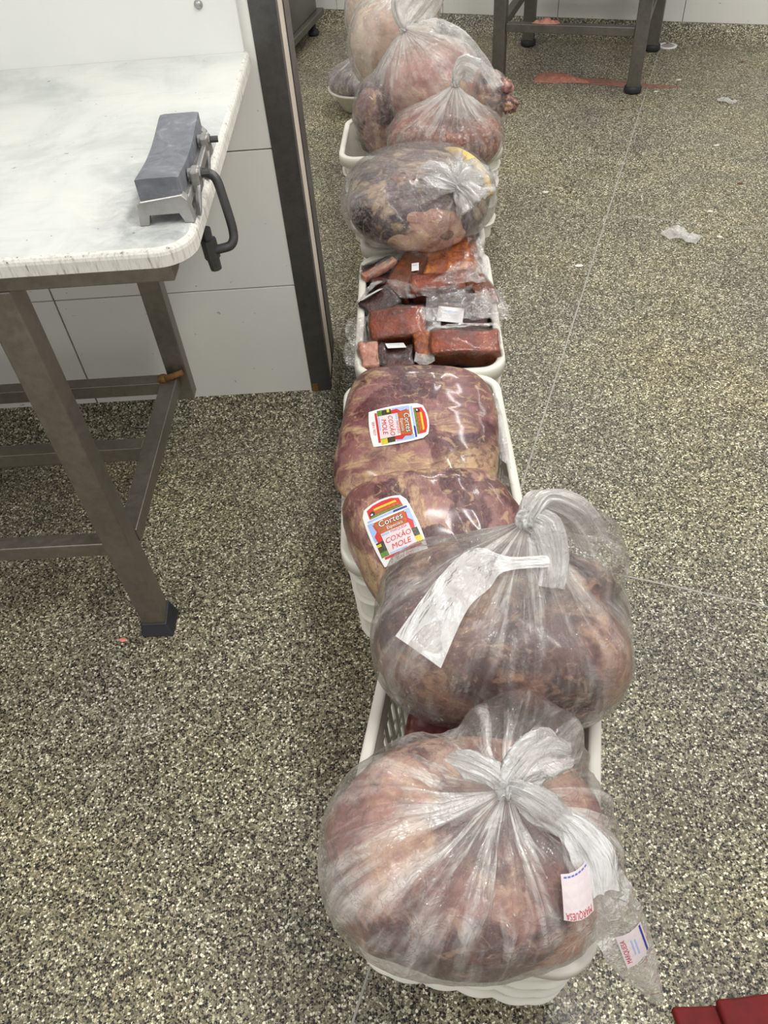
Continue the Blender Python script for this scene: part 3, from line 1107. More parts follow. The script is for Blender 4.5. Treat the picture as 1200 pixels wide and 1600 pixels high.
def bag_film(C, rf, K, mat, parent, seed=0.0, pleat=0.05, npl=9.0, sag=0.06, nu=200, nv=90, gap=0.004, cling=0.012, wander=0.0, foldpow=1.6, extra=None, post=None, amax=math.pi):
    """polythene drawn up from a body to the knot K: convex tent, radial pleats, clinging wrinkles below"""
    C, K = Vector(C), Vector(K)
    ax = (K - C)
    D = ax.length
    ax.normalize()
    e1 = ax.orthogonal().normalized()
    e2 = ax.cross(e1)
    al = [amax * (j / nv) ** 1.25 for j in range(nv + 1)]
    vs = [None] * (nu * (nv + 1))
    sc = [None] * len(vs)
    fo = [0.0] * len(vs)
    for i in range(nu):
        th = 2 * math.pi * i / nu
        ct, st = math.cos(th), math.sin(th)
        prof = []
        for a in al:
            u = ax * math.cos(a) + (e1 * ct + e2 * st) * math.sin(a)
            r = rf(u)[0]
            if extra:
                r = max(r, extra(u))
            prof.append((u, r))
        best, j0 = -1, 1
        for j in range(1, nv):
            x = prof[j][1] * math.sin(al[j])
            y = prof[j][1] * math.cos(al[j])
            if D - y <= 1e-4 or al[j] > 2.2:
                continue
            tq = math.atan2(x, D - y)
            if tq > best:
                best, j0 = tq, j
        a0, r0 = al[j0], prof[j0][1]
        for j, a in enumerate(al):
            u, r = prof[j]
            rb = r + gap
            f_ = 0.0
            if a < a0:
                line = D * r0 * math.sin(a0) / max(1e-6, D * math.sin(a) + r0 * math.sin(a0 - a))
                x = a / a0
                line *= 1.0 - sag * math.sin(math.pi * x)
                rb = max(rb, line)
                f_ = (1 - x)
            env = math.sin(math.pi * min(1.0, a / (a0 * 1.5))) ** 0.8 if a < a0 * 1.5 else 0.0
            w = Vector((ct * npl * 0.35, st * npl * 0.35, a * 0.5 + seed))
            n_ = mnoise.noise(w) + 0.5 * mnoise.noise(w * 2.1)
            ridge = 1.0 - 2.2 * abs(n_)
            pl = pleat * ridge * env * (0.25 + 0.75 * min(1.0, a / max(1e-3, a0 * 0.4)))
            cw = cling * (1 - math.exp(-a * 3)) * (1.0 - 2.0 * abs(mnoise.noise(u * r * 30 + Vector((seed, 0, 0)))))
            rr = rb * (1.0 + pl * 0.6) + cw * 0.12
            if rr < r + gap * 0.5:
                rr = r + gap * 0.5
            p = C + u * rr
            if post:
                p = post(p)
            idx = j * nu + i
            vs[idx] = p
            sc[idx] = (ct, st, a + seed)
            fo[idx] = max(0.0, min(1.0, f_)) ** foldpow
    fs = []
    for j in range(nv):
        for i in range(nu):
            i2 = (i + 1) % nu
            if j == 0:
                fs.append((i, nu + i, nu + i2))
            else:
                fs.append((j * nu + i, (j + 1) * nu + i, (j + 1) * nu + i2, j * nu + i2))
    return mesh('film', vs, fs, mat, parent, True, attrs={'sc': ('FLOAT_VECTOR', sc), 'fold': ('FLOAT', fo)})


def knot_mesh(name, K, axis, r, mat, parent, seed=0.0):
    """tight bunched knot: squashed lump with spiral creases"""
    K, axis = Vector(K), Vector(axis).normalized()
    e1 = axis.orthogonal().normalized()
    e2 = axis.cross(e1)
    ds, fs = sphere_dirs(36, 24)
    vs, sc, fo = [], [], []
    for u in ds:
        th = math.atan2(u.y, u.x)
        k = 1 + 0.16 * math.sin(7 * th + 5 * u.z + seed) + 0.22 * mnoise.noise(u * 2.2 + Vector((seed, 0, 0)))
        vs.append(K + (e1 * u.x + e2 * u.y) * r * k + axis * u.z * r * 0.85 * k)
        sc.append((math.cos(th), math.sin(th), u.z + seed))
        fo.append(0.9)
    return mesh(name, vs, fs, mat, parent, True, attrs={'sc': ('FLOAT_VECTOR', sc), 'fold': ('FLOAT', fo)})


def tuft(name, path, widths, thick, mat, parent, seed=0.0, nw=64, crumple=0.25, side=None, puff=0.0):
    """gathered bag end: crumpled double-walled sleeve along a path, flat ellipse section that flares"""
    pts = smooth_path(path, 10)
    n = len(pts)
    m = len(widths) - 1
    vs, sc, fo = [], [], []
    up = None
    for i, p in enumerate(pts):
        t = i / (n - 1)
        k = t * m
        a = int(min(k, m - 1e-6))
        w = widths[a] + (widths[a + 1] - widths[a]) * (k - a)
        th_ = thick * (0.4 + t) if not isinstance(thick, (list, tuple)) else thick[a] + (thick[a + 1] - thick[a]) * (k - a)
        d = (pts[min(i + 1, n - 1)] - pts[max(i - 1, 0)]).normalized()
        if up is None:
            s0 = Vector(side) if side else d.orthogonal()
            up = (s0 - d * s0.dot(d)).normalized()
        up = (up - d * up.dot(d)).normalized()
        nr = d.cross(up)
        for q in range(nw):
            b = 2 * math.pi * q / nw
            q1 = Vector((math.cos(b) * 2.4 + seed, math.sin(b) * 2.4, t * 1.1 + seed))
            rg = 1 - 2.6 * abs(mnoise.noise(q1)) - 1.2 * abs(mnoise.noise(q1 * 2.3))
            cr = 1 + crumple * 0.8 * rg + crumple * 0.6 * math.sin(5 * b + 4 * t + seed) * (0.3 + t)
            zz = crumple * 0.6 * w * mnoise.noise(Vector((math.cos(b) * 3 + seed, t * 2.5, 1.7)))
            vs.append(p + up * math.cos(b) * w * cr + nr * (math.sin(b) * th_ * cr + zz) + d * (crumple * 0.9 * w * t * mnoise.noise(Vector((b * 1.6, seed, t)))))
            sc.append((math.cos(b), math.sin(b), t + seed))
            fo.append(max(0.0, 1 - t * 0.8))
    fs = []
    for i in range(n - 1):
        for q in range(nw):
            q2 = (q + 1) % nw
            fs.append((i * nw + q, i * nw + q2, (i + 1) * nw + q2, (i + 1) * nw + q))
    return mesh(name, vs, fs, mat, parent, True, attrs={'sc': ('FLOAT_VECTOR', sc), 'fold': ('FLOAT', fo)})


def sheet(name, rowA, rowB, mat, parent, nx=30, ny=12, crumple=0.006, seed=0.0, bulge=0.0, nrm=(0, 0, 1), fold=0.2, thick=0.0012):
    """plastic sheet between two edge polylines (a -> b), crumpled"""
    A, B = smooth_path(rowA, 10), smooth_path(rowB, 10)
    def samp(P, t):
        k = t * (len(P) - 1)
        a = int(min(k, len(P) - 1 - 1e-6))
        return P[a].lerp(P[a + 1], k - a)
    nrm = Vector(nrm)
    vs, sc, fo = [], [], []
    for i in range(nx + 1):
        t = i / nx
        a, b = samp(A, t), samp(B, t)
        for j in range(ny + 1):
            s = j / ny
            p = a.lerp(b, s)
            w = 1.0
            q = p * 28 + Vector((seed, seed, 0))
            ridge = 1 - 2.6 * abs(mnoise.noise(q)) - 1.1 * abs(mnoise.noise(q * 1.9))
            p = p + nrm * (crumple * ridge + bulge * math.sin(math.pi * s))
            vs.append(p)
            sc.append((s * 0.8, t * 1.2, seed))
            fo.append(fold)
    fs = []
    for i in range(nx):
        for j in range(ny):
            a = i * (ny + 1) + j
            fs.append((a, a + 1, a + ny + 2, a + ny + 1))
    o = mesh(name, vs, fs, mat, parent, True, attrs={'sc': ('FLOAT_VECTOR', sc), 'fold': ('FLOAT', fo)})
    return o


# ---- printed labels laid on a surface
_font_cache = {}


def text2d(s, size, shear=0.0):
    cu = bpy.data.curves.new('tmp_text', 'FONT')
    cu.body = s
    cu.size = size
    cu.shear = shear
    cu.align_x = 'CENTER'
    cu.align_y = 'CENTER'
    cu.resolution_u = 3
    ob = bpy.data.objects.new('tmp_text', cu)
    COL.objects.link(ob)
    dg = bpy.context.evaluated_depsgraph_get()
    me = ob.evaluated_get(dg).to_mesh()
    vs = [(v.co.x, v.co.y) for v in me.vertices]
    fs = [tuple(p.vertices) for p in me.polygons]
    ob.evaluated_get(dg).to_mesh_clear()
    bpy.data.objects.remove(ob)
    bpy.data.curves.remove(cu)
    return vs, fs


class Decal:
    """a flat printed label, then draped on a target mesh along -n"""
    def __init__(self):
        self.v, self.f, self.m = [], [], []
        self.mats = []

    def _mi(self, mat):
        if mat not in self.mats:
            self.mats.append(mat)
        return self.mats.index(mat)

    def poly(self, pts, mat, lay):
        # polygon split into a fan of small strips so it can bend: clip grid cells by bmesh is overkill, use ear fan + subdivide
        bm = bmesh.new()
        vs = [bm.verts.new((x, y, 0)) for x, y in pts]
        bm.faces.new(vs)
        bmesh.ops.triangulate(bm, faces=bm.faces)
        for _ in range(3):
            es = [e for e in bm.edges if e.calc_length() > 0.012]
            if not es:
                break
            bmesh.ops.subdivide_edges(bm, edges=es, cuts=1)
            bmesh.ops.triangulate(bm, faces=[f for f in bm.faces if len(f.verts) > 3])
        bm.verts.index_update()
        b = len(self.v)
        self.v += [(v.co.x, v.co.y, lay) for v in bm.verts]
        self.f += [tuple(b + v.index for v in f.verts) for f in bm.faces]
        self.m += [self._mi(mat)] * len(bm.faces)
        bm.free()

    def rect(self, x0, y0, x1, y1, mat, lay):
        self.poly([(x0, y0), (x1, y0), (x1, y1), (x0, y1)], mat, lay)

    def text(self, s, size, cx, cy, mat, lay, shear=0.0, rot=0.0, sx=1.0):
        vs, fs = text2d(s, size, shear)
        c, n = math.cos(rot), math.sin(rot)
        b = len(self.v)
        self.v += [(cx + x * sx * c - y * n, cy + x * sx * n + y * c, lay) for x, y in vs]
        self.f += [tuple(b + i for i in f) for f in fs]
        self.m += [self._mi(mat)] * len(fs)

    def drape(self, name, targets, O, ux, uy, parent, lift=0.0012, step=0.0003, flat=False):
        O, ux, uy = Vector(O), Vector(ux).normalized(), Vector(uy)
        uy = (uy - ux * uy.dot(ux)).normalized()
        n = ux.cross(uy)
        trees = []
        for ob in targets:
            me = ob.data
            off = Vector((0, 0, 0))
            p = ob
            while p is not None:
                off += p.location
                p = p.parent
            trees.append(BVHTree.FromPolygons([v.co + off for v in me.vertices], [tuple(p.vertices) for p in me.polygons]))
        # coarse height field (max of a small neighbourhood) keeps the label a smooth sheet above bumps
        cache = {}

        def height(x, y):
            key = (round(x, 3), round(y, 3))
            if key in cache:
                return cache[key]
            best = None
            for t in trees:
                h = t.ray_cast(O + ux * x + uy * y + n * 0.12, -n, 0.4)
                if h[0] is not None:
                    d = (h[0] - O).dot(n)
                    best = d if best is None else max(best, d)
            cache[key] = best
            return best
        import numpy as np
        xs = [v[0] for v in self.v]
        ys = [v[1] for v in self.v]
        rows, hh = [], []
        for a in range(17):
            for b in range(17):
                x = min(xs) + (max(xs) - min(xs)) * a / 16
                y = min(ys) + (max(ys) - min(ys)) * b / 16
                h = height(x, y)
                if h is not None:
                    rows.append((1, x, y, x * x, x * y, y * y))
                    hh.append(h)
        A = np.array(rows) * (np.array([1, 1, 1, 0, 0, 0]) if flat else 1.0)
        co = np.linalg.lstsq(A, np.array(hh), rcond=None)[0]
        res = np.array(hh) - A @ co
        up = float(np.percentile(res, 85 if flat else 99))
        vs = []
        for (x, y, lay) in self.v:
            h = float(np.dot(co, (1, x, y, x * x, x * y, y * y))) + max(0.0, up)
            vs.append(O + ux * x + uy * y + n * (h + lift + step * lay))
        return mesh(name, vs, self.f, None, parent, False, mats=self.mats, fmat=self.m)


def brand_label():
    """oval-cornered meat label: red head with stripes, wood banner 'Cortes', photo strip, handwritten white note"""
    d = Decal()
    W, Hh = 0.047, 0.064

    def barrel(w, h, y0=-1, y1=1):
        pts = []
        N = 10
        for i in range(N + 1):
            t = -1 + 2 * i / N
            pts.append((w * t, -h - 0.004 * (1 - t * t)))
        for i in range(1, N):
            t = -1 + 2 * i / N
            pts.append((w * (1 + 0.10 * (1 - t * t)), h * t))
        for i in range(N + 1):
            t = 1 - 2 * i / N
            pts.append((w * 0.86 * t, h + 0.007 * (1 - t * t)))
        for i in range(1, N):
            t = 1 - 2 * i / N
            pts.append((-w * (1 + 0.10 * (1 - t * t)), h * t))
        return pts
    d.poly(barrel(W, Hh), M_WHITE, 0)
    d.poly([(-0.037, 0.040), (0.037, 0.040), (0.035, 0.060), (0.02, 0.0655), (0, 0.067), (-0.02, 0.0655), (-0.036, 0.060)], M_RED, 1)
    d.poly([(-0.022, 0.0535), (0.028, 0.0535), (0.026, 0.058), (-0.022, 0.058)], M_YELLOW, 2)
    d.poly([(-0.026, 0.046), (0.030, 0.046), (0.030, 0.052), (-0.024, 0.052)], M_ORANGE, 2)
    d.poly([(-0.036, 0.0405), (0.036, 0.0405), (0.034, 0.045), (-0.030, 0.045)], M_GREEN, 2)
    # cow silhouette
    d.poly([(-0.034, 0.044), (-0.024, 0.045), (-0.022, 0.050), (-0.026, 0.055), (-0.033, 0.052)], M_BLACK, 3)
    d.poly([(-0.032, 0.046), (-0.027, 0.0465), (-0.027, 0.050), (-0.031, 0.0495)], M_WHITE, 4)
    # blue sky bands
    d.poly([(-0.044, 0.034), (0.044, 0.034), (0.043, 0.0385), (-0.043, 0.0385)], M_SKYB, 1)
    d.poly([(0.012, 0.034), (0.044, 0.034), (0.043, 0.0385), (0.014, 0.0385)], M_BLUE, 2)
    d.rect(-0.046, -0.010, -0.034, 0.032, M_SKYB, 1)
    d.rect(0.034, -0.010, 0.046, 0.032, M_SKYB, 1)
    d.poly([(-0.040, -0.012), (0.040, -0.012), (0.043, 0.004), (0.035, 0.012), (0.037, 0.026), (-0.037, 0.026), (-0.034, 0.010), (-0.042, 0.002)], M_RED, 2)
    d.poly([(-0.030, 0.000), (0.030, 0.000), (0.034, 0.030), (-0.034, 0.030)], M_ORANGE, 3)
    for ox, oy in ((0.0007, -0.0007), (-0.0007, -0.0007), (0.0007, 0.0007), (-0.0007, 0.0007)):
        d.text('Cortes', 0.0185, ox, 0.0215 + oy, M_BLACK, 4, 0.12)
    d.text('Cortes', 0.0185, 0, 0.0215, M_WHITE, 5, 0.12)
    d.text('Especiais', 0.0105, 0.004, 0.0085, M_BLACK, 4, 0.2)
    d.text('Especiais', 0.0100, 0.004, 0.0088, M_WHITE, 5, 0.2)
    # photo strip
    d.rect(-0.045, -0.045, 0.045, -0.012, M_PHOTO, 1)
    d.rect(-0.045, -0.045, -0.018, -0.034, M_GREEN, 2)
    d.rect(0.024, -0.045, 0.046, -0.030, M_YELLOW, 2)
    d.rect(-0.045, -0.022, -0.036, -0.016, M_YELLOW, 2)
    d.rect(-0.040, -0.051, 0.040, -0.046, M_RED, 2)
    d.text('SERV FEST', 0.0085, 0, -0.0575, M_CRIMSON, 2)
    # white note with handwriting
    d.rect(-0.029, -0.046, 0.032, 0.002, M_NOTE, 6)
    d.rect(-0.028, -0.0035, -0.012, 0.0005, M_SKYB, 7)
    d.text('MARQUESA', 0.0080, 0.009, -0.0018, M_CRIMSON, 7, 0, 0, 0.85)
    d.text('COXÃO', 0.0150, 0.001, -0.0165, M_RED, 8, 0.25)
    d.text('MOLE', 0.0160, 0.001, -0.0325, M_RED, 8, 0.25)
    d.rect(-0.027, -0.0445, 0.010, -0.0415, M_SKYB, 7)
    return d


# ---- vacuum packed beef (two big slabs in the second crate)
def slab_pack(name, label, C, radii, yaw, tilt, mat, seed, post=None, lump=0.10, pw=2.7, group=None, cat='meat pack', nu=150, nv=90, fatz=None):
    C = Vector(C)
    t = thing(name, label, cat, (C.x, C.y, C.z - radii[2]), 0, group)
    rf = body_radius(radii, yaw, pw, 0.0, lump, 15.0, seed, None, tilt)
    b = meat_body('meat', C, rf, mat, t, nu, nv, post, fatz)
    return t, b, rf


def post1(p):
    k = max(0.0, 1.30 - p.y) * max(0.0, 0.03 - p.x)
    return keep_in(1, 0.004)(Vector((p.x - 1.1 * k, p.y - 0.3 * k, p.z - 1.2 * k)))


def post2(p):
    k = max(0.0, 1.02 - p.y)
    return keep_in(1, 0.004, (False, True))(Vector((p.x + 0.34 * k, p.y, p.z)))


T1 = Matrix.Rotation(math.radians(14), 3, 'X') @ Matrix.Rotation(math.radians(3), 3, 'Y')
m1, m1b, m1f = slab_pack('beef_pack', 'vacuum-packed beef slab in the second crate, its printed label turned sideways', (0.022, 1.250, 0.374), (0.168, 0.168, 0.080), math.radians(-3), T1, M_BEEF, 1.0, post1, 0.028, 3.4, group='vacuum-packed beef slabs',
                          fatz=lambda p: 6 * (0.07 * p.x - p.y + 1.155 + 0.06 * fbm(p * 14, 3)) * 2.2 + max(0.0, 9 * (p.x - 0.150 + 0.05 * fbm(p * 16, 3))))
T2 = Matrix.Rotation(math.radians(24), 3, 'X') @ Matrix.Rotation(math.radians(3), 3, 'Y')
m2, m2b, m2f = slab_pack('beef_pack', 'vacuum-packed beef slab hanging over the crate front behind the knotted bag, label upright', (0.030, 0.955, 0.360), (0.172, 0.150, 0.080), math.radians(3), T2, M_BEEF2, 2.0, post2, 0.028, 3.4, group='vacuum-packed beef slabs',
                          fatz=lambda p: 12 * (-0.085 - p.x + 0.34 * max(0.0, 1.02 - p.y) + 0.07 * fbm(p * 16, 3)) + 5 * (fbm(p * 9 + Vector((3, 1, 0)), 3) - 0.28))

# shrunken clear skirts of the vacuum bags
sheet('film_skirt', [(-0.165, 1.12, 0.335), (-0.05, 1.105, 0.345), (0.09, 1.10, 0.350), (0.190, 1.15, 0.352)], [(-0.155, 1.075, 0.345), (-0.05, 1.06, 0.372), (0.09, 1.062, 0.376), (0.205, 1.10, 0.366)], mat_film('film_blood', 0.0, 0.1, 0.5, (0.35, 0.05, 0.06), 4, 0.2), m1, 40, 8, 0.006, 1.0)
sheet('film_skirt', [(0.172, 1.40, 0.355), (0.186, 1.30, 0.375), (0.185, 1.18, 0.360)], [(0.198, 1.40, 0.365), (0.204, 1.29, 0.372), (0.206, 1.16, 0.352)], F_PACK, m1, 30, 6, 0.006, 2.0)

lab = brand_label()
lab.v = [(x * 0.88, y * 0.88, z) for x, y, z in lab.v]
lab.drape('label', [m1b], (-0.022, 1.212, 0.46), (0.10, -1, -0.25), (1, 0.13, 0.03), m1b)
lab.drape('label', [m2b], (-0.036, 0.928, 0.45), (1, 0.36, 0.10), (-0.40, 1, 0.62), m2b)


# ---- tied bags
def tied_bag(name, label, C, radii, yaw, K, meat_mat, film_mat, seed, low=0.12, pw=2.3, lump=0.12, lscale=14.0, pleat=0.05, npl=9, sag=0.06, knot_r=0.02,
             zlow=None, cling=0.012, group='tied bags of meat', meat=True, foldpow=1.6, fpw=None, crate=None, tilt=None, puffs=()):
    C = Vector(C)
    t = thing(name, label, 'meat bag', (C.x, C.y, C.z - (zlow or radii[2])), 0, group)
    rf = body_radius(radii, yaw, pw, low, lump, lscale, seed, zlow, tilt)
    b = None
    if meat:
        b = meat_body('meat', C, rf, meat_mat, t, post=keep_in(crate, 0.008) if crate is not None else None)
    rs = body_radius(tuple(r * 1.012 for r in radii), yaw, fpw or pw, low, 0.0, 1, seed, zlow * 1.01 if zlow else None, tilt)
    def rf2(u):
        return (max(rf(u)[0] * 0.995, rs(u)[0] * 0.985), 0)
    def puff(u):
        best = 0.0
        for c_, r_ in puffs:
            q = Vector(c_) - C
            b_ = u.dot(q)
            dd = b_ * b_ - (q.length_squared - r_ * r_)
            if dd > 0 and b_ > 0:
                best = max(best, b_ + math.sqrt(dd))
        return best
    fl = bag_film(C, rf2, K, film_mat, t, seed, pleat, npl, sag, cling=cling, foldpow=foldpow, post=keep_in(crate, 0.004) if crate is not None else None, extra=puff if puffs else None)
    if knot_r:
        knot_mesh('knot', K, Vector(K) - C, knot_r, F_WHITE, t, seed)
    return t, b, fl


# front bag
K1 = (0.092, 0.385, 0.590)
bag1, b1m, b1f = tied_bag('meat_bag', 'big clear bag of beef in front, knotted on top with a white tail hanging right', (0.047, 0.374, 0.420), (0.195, 0.152, 0.125), math.radians(2), K1, M_CHUNKP, F_BAG1, 11.0,
                          low=0.22, lump=0.05, lscale=11, pleat=0.16, npl=11, sag=0.08, knot_r=0.014, zlow=0.13, crate=0, puffs=[((0.125, 0.475, 0.475), 0.085)])
tuft('gathered_top', [K1, (0.112, 0.372, 0.598), (0.136, 0.360, 0.585), (0.156, 0.352, 0.566)], [0.010, 0.017, 0.018, 0.012], 0.010, F_WHITE, bag1, 3.0, crumple=0.35)
tuft('gathered_top', [K1, (0.075, 0.400, 0.600), (0.050, 0.415, 0.598), (0.028, 0.428, 0.588)], [0.009, 0.014, 0.014, 0.004], 0.007, F_WHITE, bag1, 5.0, crumple=0.35)
tuft('gathered_top', [K1, (0.115, 0.405, 0.604), (0.140, 0.420, 0.600), (0.165, 0.425, 0.584)], [0.010, 0.022, 0.026, 0.014], 0.012, F_WHITE, bag1, 6.0, crumple=0.4)
tuft('tail_strip', [(0.152, 0.360, 0.560), (0.170, 0.345, 0.550), (0.186, 0.322, 0.528), (0.194, 0.296, 0.500)], [0.010, 0.019, 0.025, 0.022], 0.008, F_STRIP, bag1, 7.0, crumple=0.3)
tf = sheet('tail_film', [(0.172, 0.318, 0.500), (0.186, 0.280, 0.455), (0.212, 0.244, 0.385), (0.276, 0.222, 0.290)], [(0.212, 0.338, 0.512), (0.240, 0.312, 0.470), (0.272, 0.276, 0.385), (0.292, 0.228, 0.292)], F_TAIL, bag1, 40, 16, 0.003, 4.0, 0.010, (0.5, -0.6, 0.5))
d = Decal()
d.rect(-0.019, -0.024, 0.019, 0.024, M_NOTE, 0)
for k_ in range(7):
    d.rect(-0.016 + k_ * 0.0047, 0.0200, -0.0125 + k_ * 0.0047, 0.0217, simple('soft_blue_print', rgb(92, 116, 186), 0.4), 1)
d.text('MARQUESA', 0.011, 0.0, -0.0185, M_CRIMSON, 1, 0, math.pi, 0.58)
d.drape('label', [b1f], (0.164, 0.303, 0.514), (1, 0.05, -0.05), (0.05, 0.50, 0.85), b1f, 0.002)
d = Decal()
d.rect(-0.026, -0.018, 0.026, 0.018, M_NOTE, 0)
d.text('MARQUESA', 0.009, 0, 0.012, M_CRIMSON, 1, 0, 0, 0.8)
d.rect(-0.024, -0.016, 0.024, -0.0135, M_BLUE, 1)
d.rect(-0.014, -0.004, 0.012, -0.0025, M_SKYB, 1)
d.rect(-0.010, 0.001, 0.014, 0.0025, M_SKYB, 1)
d.drape('tail_label', [tf], (0.242, 0.270, 0.40), (-0.25, 0.30, 0.75), (-0.85, -0.2, -0.2), tf, 0.002)

# second bag, tall at the back of the front crate
K2 = (0.158, 0.735, 0.672)
bag2, b2m, b2f = tied_bag('meat_bag', 'big clear bag of dark beef standing behind the front bag, white tail strip across it', (0.125, 0.690, 0.435), (0.196, 0.140, 0.145), math.radians(-8), K2, M_CHUNK, F_BAG2, 21.0,
                          low=0.16, lump=0.05, lscale=11, pleat=0.10, npl=9, sag=0.02, knot_r=0.016, zlow=0.15, pw=3.0, crate=0, puffs=[((0.235, 0.745, 0.555), 0.080)])
tuft('gathered_top', [K2, (0.180, 0.722, 0.668), (0.190, 0.690, 0.635), (0.184, 0.660, 0.612)], [0.014, 0.024, 0.020, 0.016], 0.012, F_WHITE, bag2, 3.0, crumple=0.3)
tuft('gathered_top', [K2, (0.180, 0.765, 0.680), (0.225, 0.765, 0.655), (0.265, 0.745, 0.600)], [0.014, 0.030, 0.036, 0.022], 0.016, F_MILK, bag2, 5.0, crumple=0.25)
sheet('tail_strip', [(0.186, 0.690, 0.648), (0.130, 0.694, 0.642), (0.083, 0.718, 0.636), (0.034, 0.696, 0.606), (-0.036, 0.632, 0.552)], [(0.186, 0.675, 0.638), (0.122, 0.672, 0.638), (0.100, 0.660, 0.618), (0.066, 0.638, 0.596), (0.026, 0.578, 0.548)], F_STRIP, bag2, 50, 12, 0.0035, 8.0, 0.004, (0, -0.5, 0.85))

# red cuts lying in the bottom of the front crate, seen between the two bags
slab_pack('beef_cut', 'deep red beef cut low in the front crate between the two big bags', (0.085, 0.570, 0.292), (0.130, 0.150, 0.055), math.radians(-12), None, M_REDM, 31.0, keep_in(0, 0.004), lump=0.08, nu=90, nv=50)

# ---- shank bag on the fourth crate
C3 = Vector((0.062, 2.215, 0.435))
K3 = (0.165, 2.062, 0.535)
t3 = thing('meat_bag', 'clear bag with dark shank meat and a round pink hock, crumpled knot in front', 'meat bag', (C3.x, C3.y, C3.z - 0.10), 0, 'tied bags of meat')
sh_f = body_radius((0.215, 0.215, 0.115), math.radians(0), 2.4, 0.14, 0.05, 8.0, 41.0, 0.10)
sh_b = meat_body('shank_meat', C3, sh_f, M_SHANK, t3, post=keep_in(3, 0.008, (False, True)))
hk_f = body_radius((0.135, 0.085, 0.078), math.radians(-9), 2.2, 0.0, 0.10, 11.0, 43.0)
hk = meat_body('pink_hock', (0.060, 2.070, 0.432), hk_f, M_HOCK, t3, 70, 44)
bn_f = body_radius((0.024, 0.012, 0.017), math.radians(20), 2.2, 0.0, 0.25, 60.0, 47.0)
meat_body('cut_bone_hollow', (0.130, 2.000, 0.432), bn_f, simple('cut_bone', rgb(120, 78, 58), 0.5, var=0.5, scale=90), t3, 24, 16)
fp = smooth_path([(0.150, 2.330, 0.515), (0.182, 2.275, 0.526), (0.215, 2.215, 0.524), (0.240, 2.165, 0.506), (0.254, 2.120, 0.474)], 6)
v, f = tube(fp, [0.010 + 0.011 * math.sin(math.pi * (i_ + 1) / (len(fp) + 1)) ** 0.6 for i_ in range(len(fp))], 12)
mesh('fat_strip', v, f, M_FATY, t3)
rb_f = body_radius((0.050, 0.040, 0.030), math.radians(10), 2.2, 0, 0.15, 30, 45.0)
meat_body('red_trim', (0.02, 2.135, 0.520), rb_f, M_REDM, t3, 40, 28)
env_f = body_radius((0.222, 0.222, 0.122), 0, 2.3, 0.14, 0, 1, 0, 0.105)


def hull3(u):
    # push film out over the hock
    q = Vector((0.065, 2.070, 0.437)) - C3
    b = u.dot(q)
    disc = b * b - (q.length_squared - 0.105 ** 2)
    return b + math.sqrt(disc) if disc > 0 and b > 0 else 0


b3f = bag_film(C3, lambda u: (max(env_f(u)[0], sh_f(u)[0]), 0), K3, F_CLEAR, t3, 4.0, 0.06, 8, 0.04, extra=hull3, post=keep_in(3, 0.004, (False, True)))
knot_mesh('knot', K3, Vector(K3) - C3, 0.011, F_WHITE, t3, 2)
tuft('gathered_top', [K3, (0.190, 2.070, 0.548), (0.222, 2.090, 0.540), (0.250, 2.105, 0.520)], [0.010, 0.034, 0.045, 0.030], 0.014, F_BUNCH, t3, 3.0, crumple=0.55)
tuft('gathered_top', [K3, (0.135, 2.060, 0.552), (0.100, 2.075, 0.560), (0.068, 2.100, 0.556)], [0.010, 0.026, 0.034, 0.026], 0.014, F_BUNCH, t3, 8.0, crumple=0.55)
tuft('gathered_top', [K3, (0.180, 2.030, 0.530), (0.205, 2.010, 0.505)], [0.010, 0.026, 0.034], 0.012, F_BUNCH, t3, 9.0, crumple=0.55)
tuft('gathered_top', [K3, (0.150, 2.095, 0.560), (0.150, 2.130, 0.570)], [0.010, 0.030, 0.040], 0.012, F_BUNCH, t3, 12.0, crumple=0.55)

# ---- mince bag
K4 = (0.195, 2.560, 0.620)
bag4, b4m, b4f = tied_bag('meat_bag', 'milky bag of coarse minced meat, pleated up to a small knot', (0.165, 2.600, 0.440), (0.185, 0.135, 0.100), math.radians(-6), K4, M_MINCE, F_BAG4, 51.0,
                          low=0.10, lump=0.03, lscale=30, pleat=0.09, npl=11, sag=0.03, knot_r=0.013, zlow=0.105, crate=3)
tuft('gathered_top', [K4, (0.205, 2.57, 0.645), (0.225, 2.575, 0.660), (0.260, 2.57, 0.645)], [0.012, 0.024, 0.032, 0.03], 0.014, F_WHITE, bag4, 3.0, crumple=0.4)

# ---- tall pink bag behind it
K5 = (0.050, 2.905, 0.680)
bag5, b5m, b5f = tied_bag('meat_bag', 'tall milky bag of pink meat with a white tail flopping to the right', (0.135, 2.930, 0.480), (0.185, 0.150, 0.150), math.radians(4), K5, M_PINK, F_MILK, 61.0,
                          low=0.05, lump=0.05, pleat=0.10, npl=10, sag=0.0, knot_r=0.014, zlow=0.15, crate=4)
sheet('tail_strip', [(0.060, 2.90, 0.690), (0.180, 2.90, 0.700), (0.280, 2.86, 0.640), (0.375, 2.80, 0.520)], [(0.060, 2.885, 0.680), (0.170, 2.86, 0.660), (0.265, 2.82, 0.590), (0.340, 2.78, 0.510)], F_WHITE, bag5, 44, 12, 0.006, 5.0, 0.006, (0, -0.5, 0.8))
tuft('gathered_top', [K5, (0.06, 2.93, 0.72), (0.10, 2.96, 0.76), (0.13, 2.97, 0.80)], [0.012, 0.06, 0.09, 0.08], 0.03, F_MILK, bag5, 7.0, crumple=0.3)

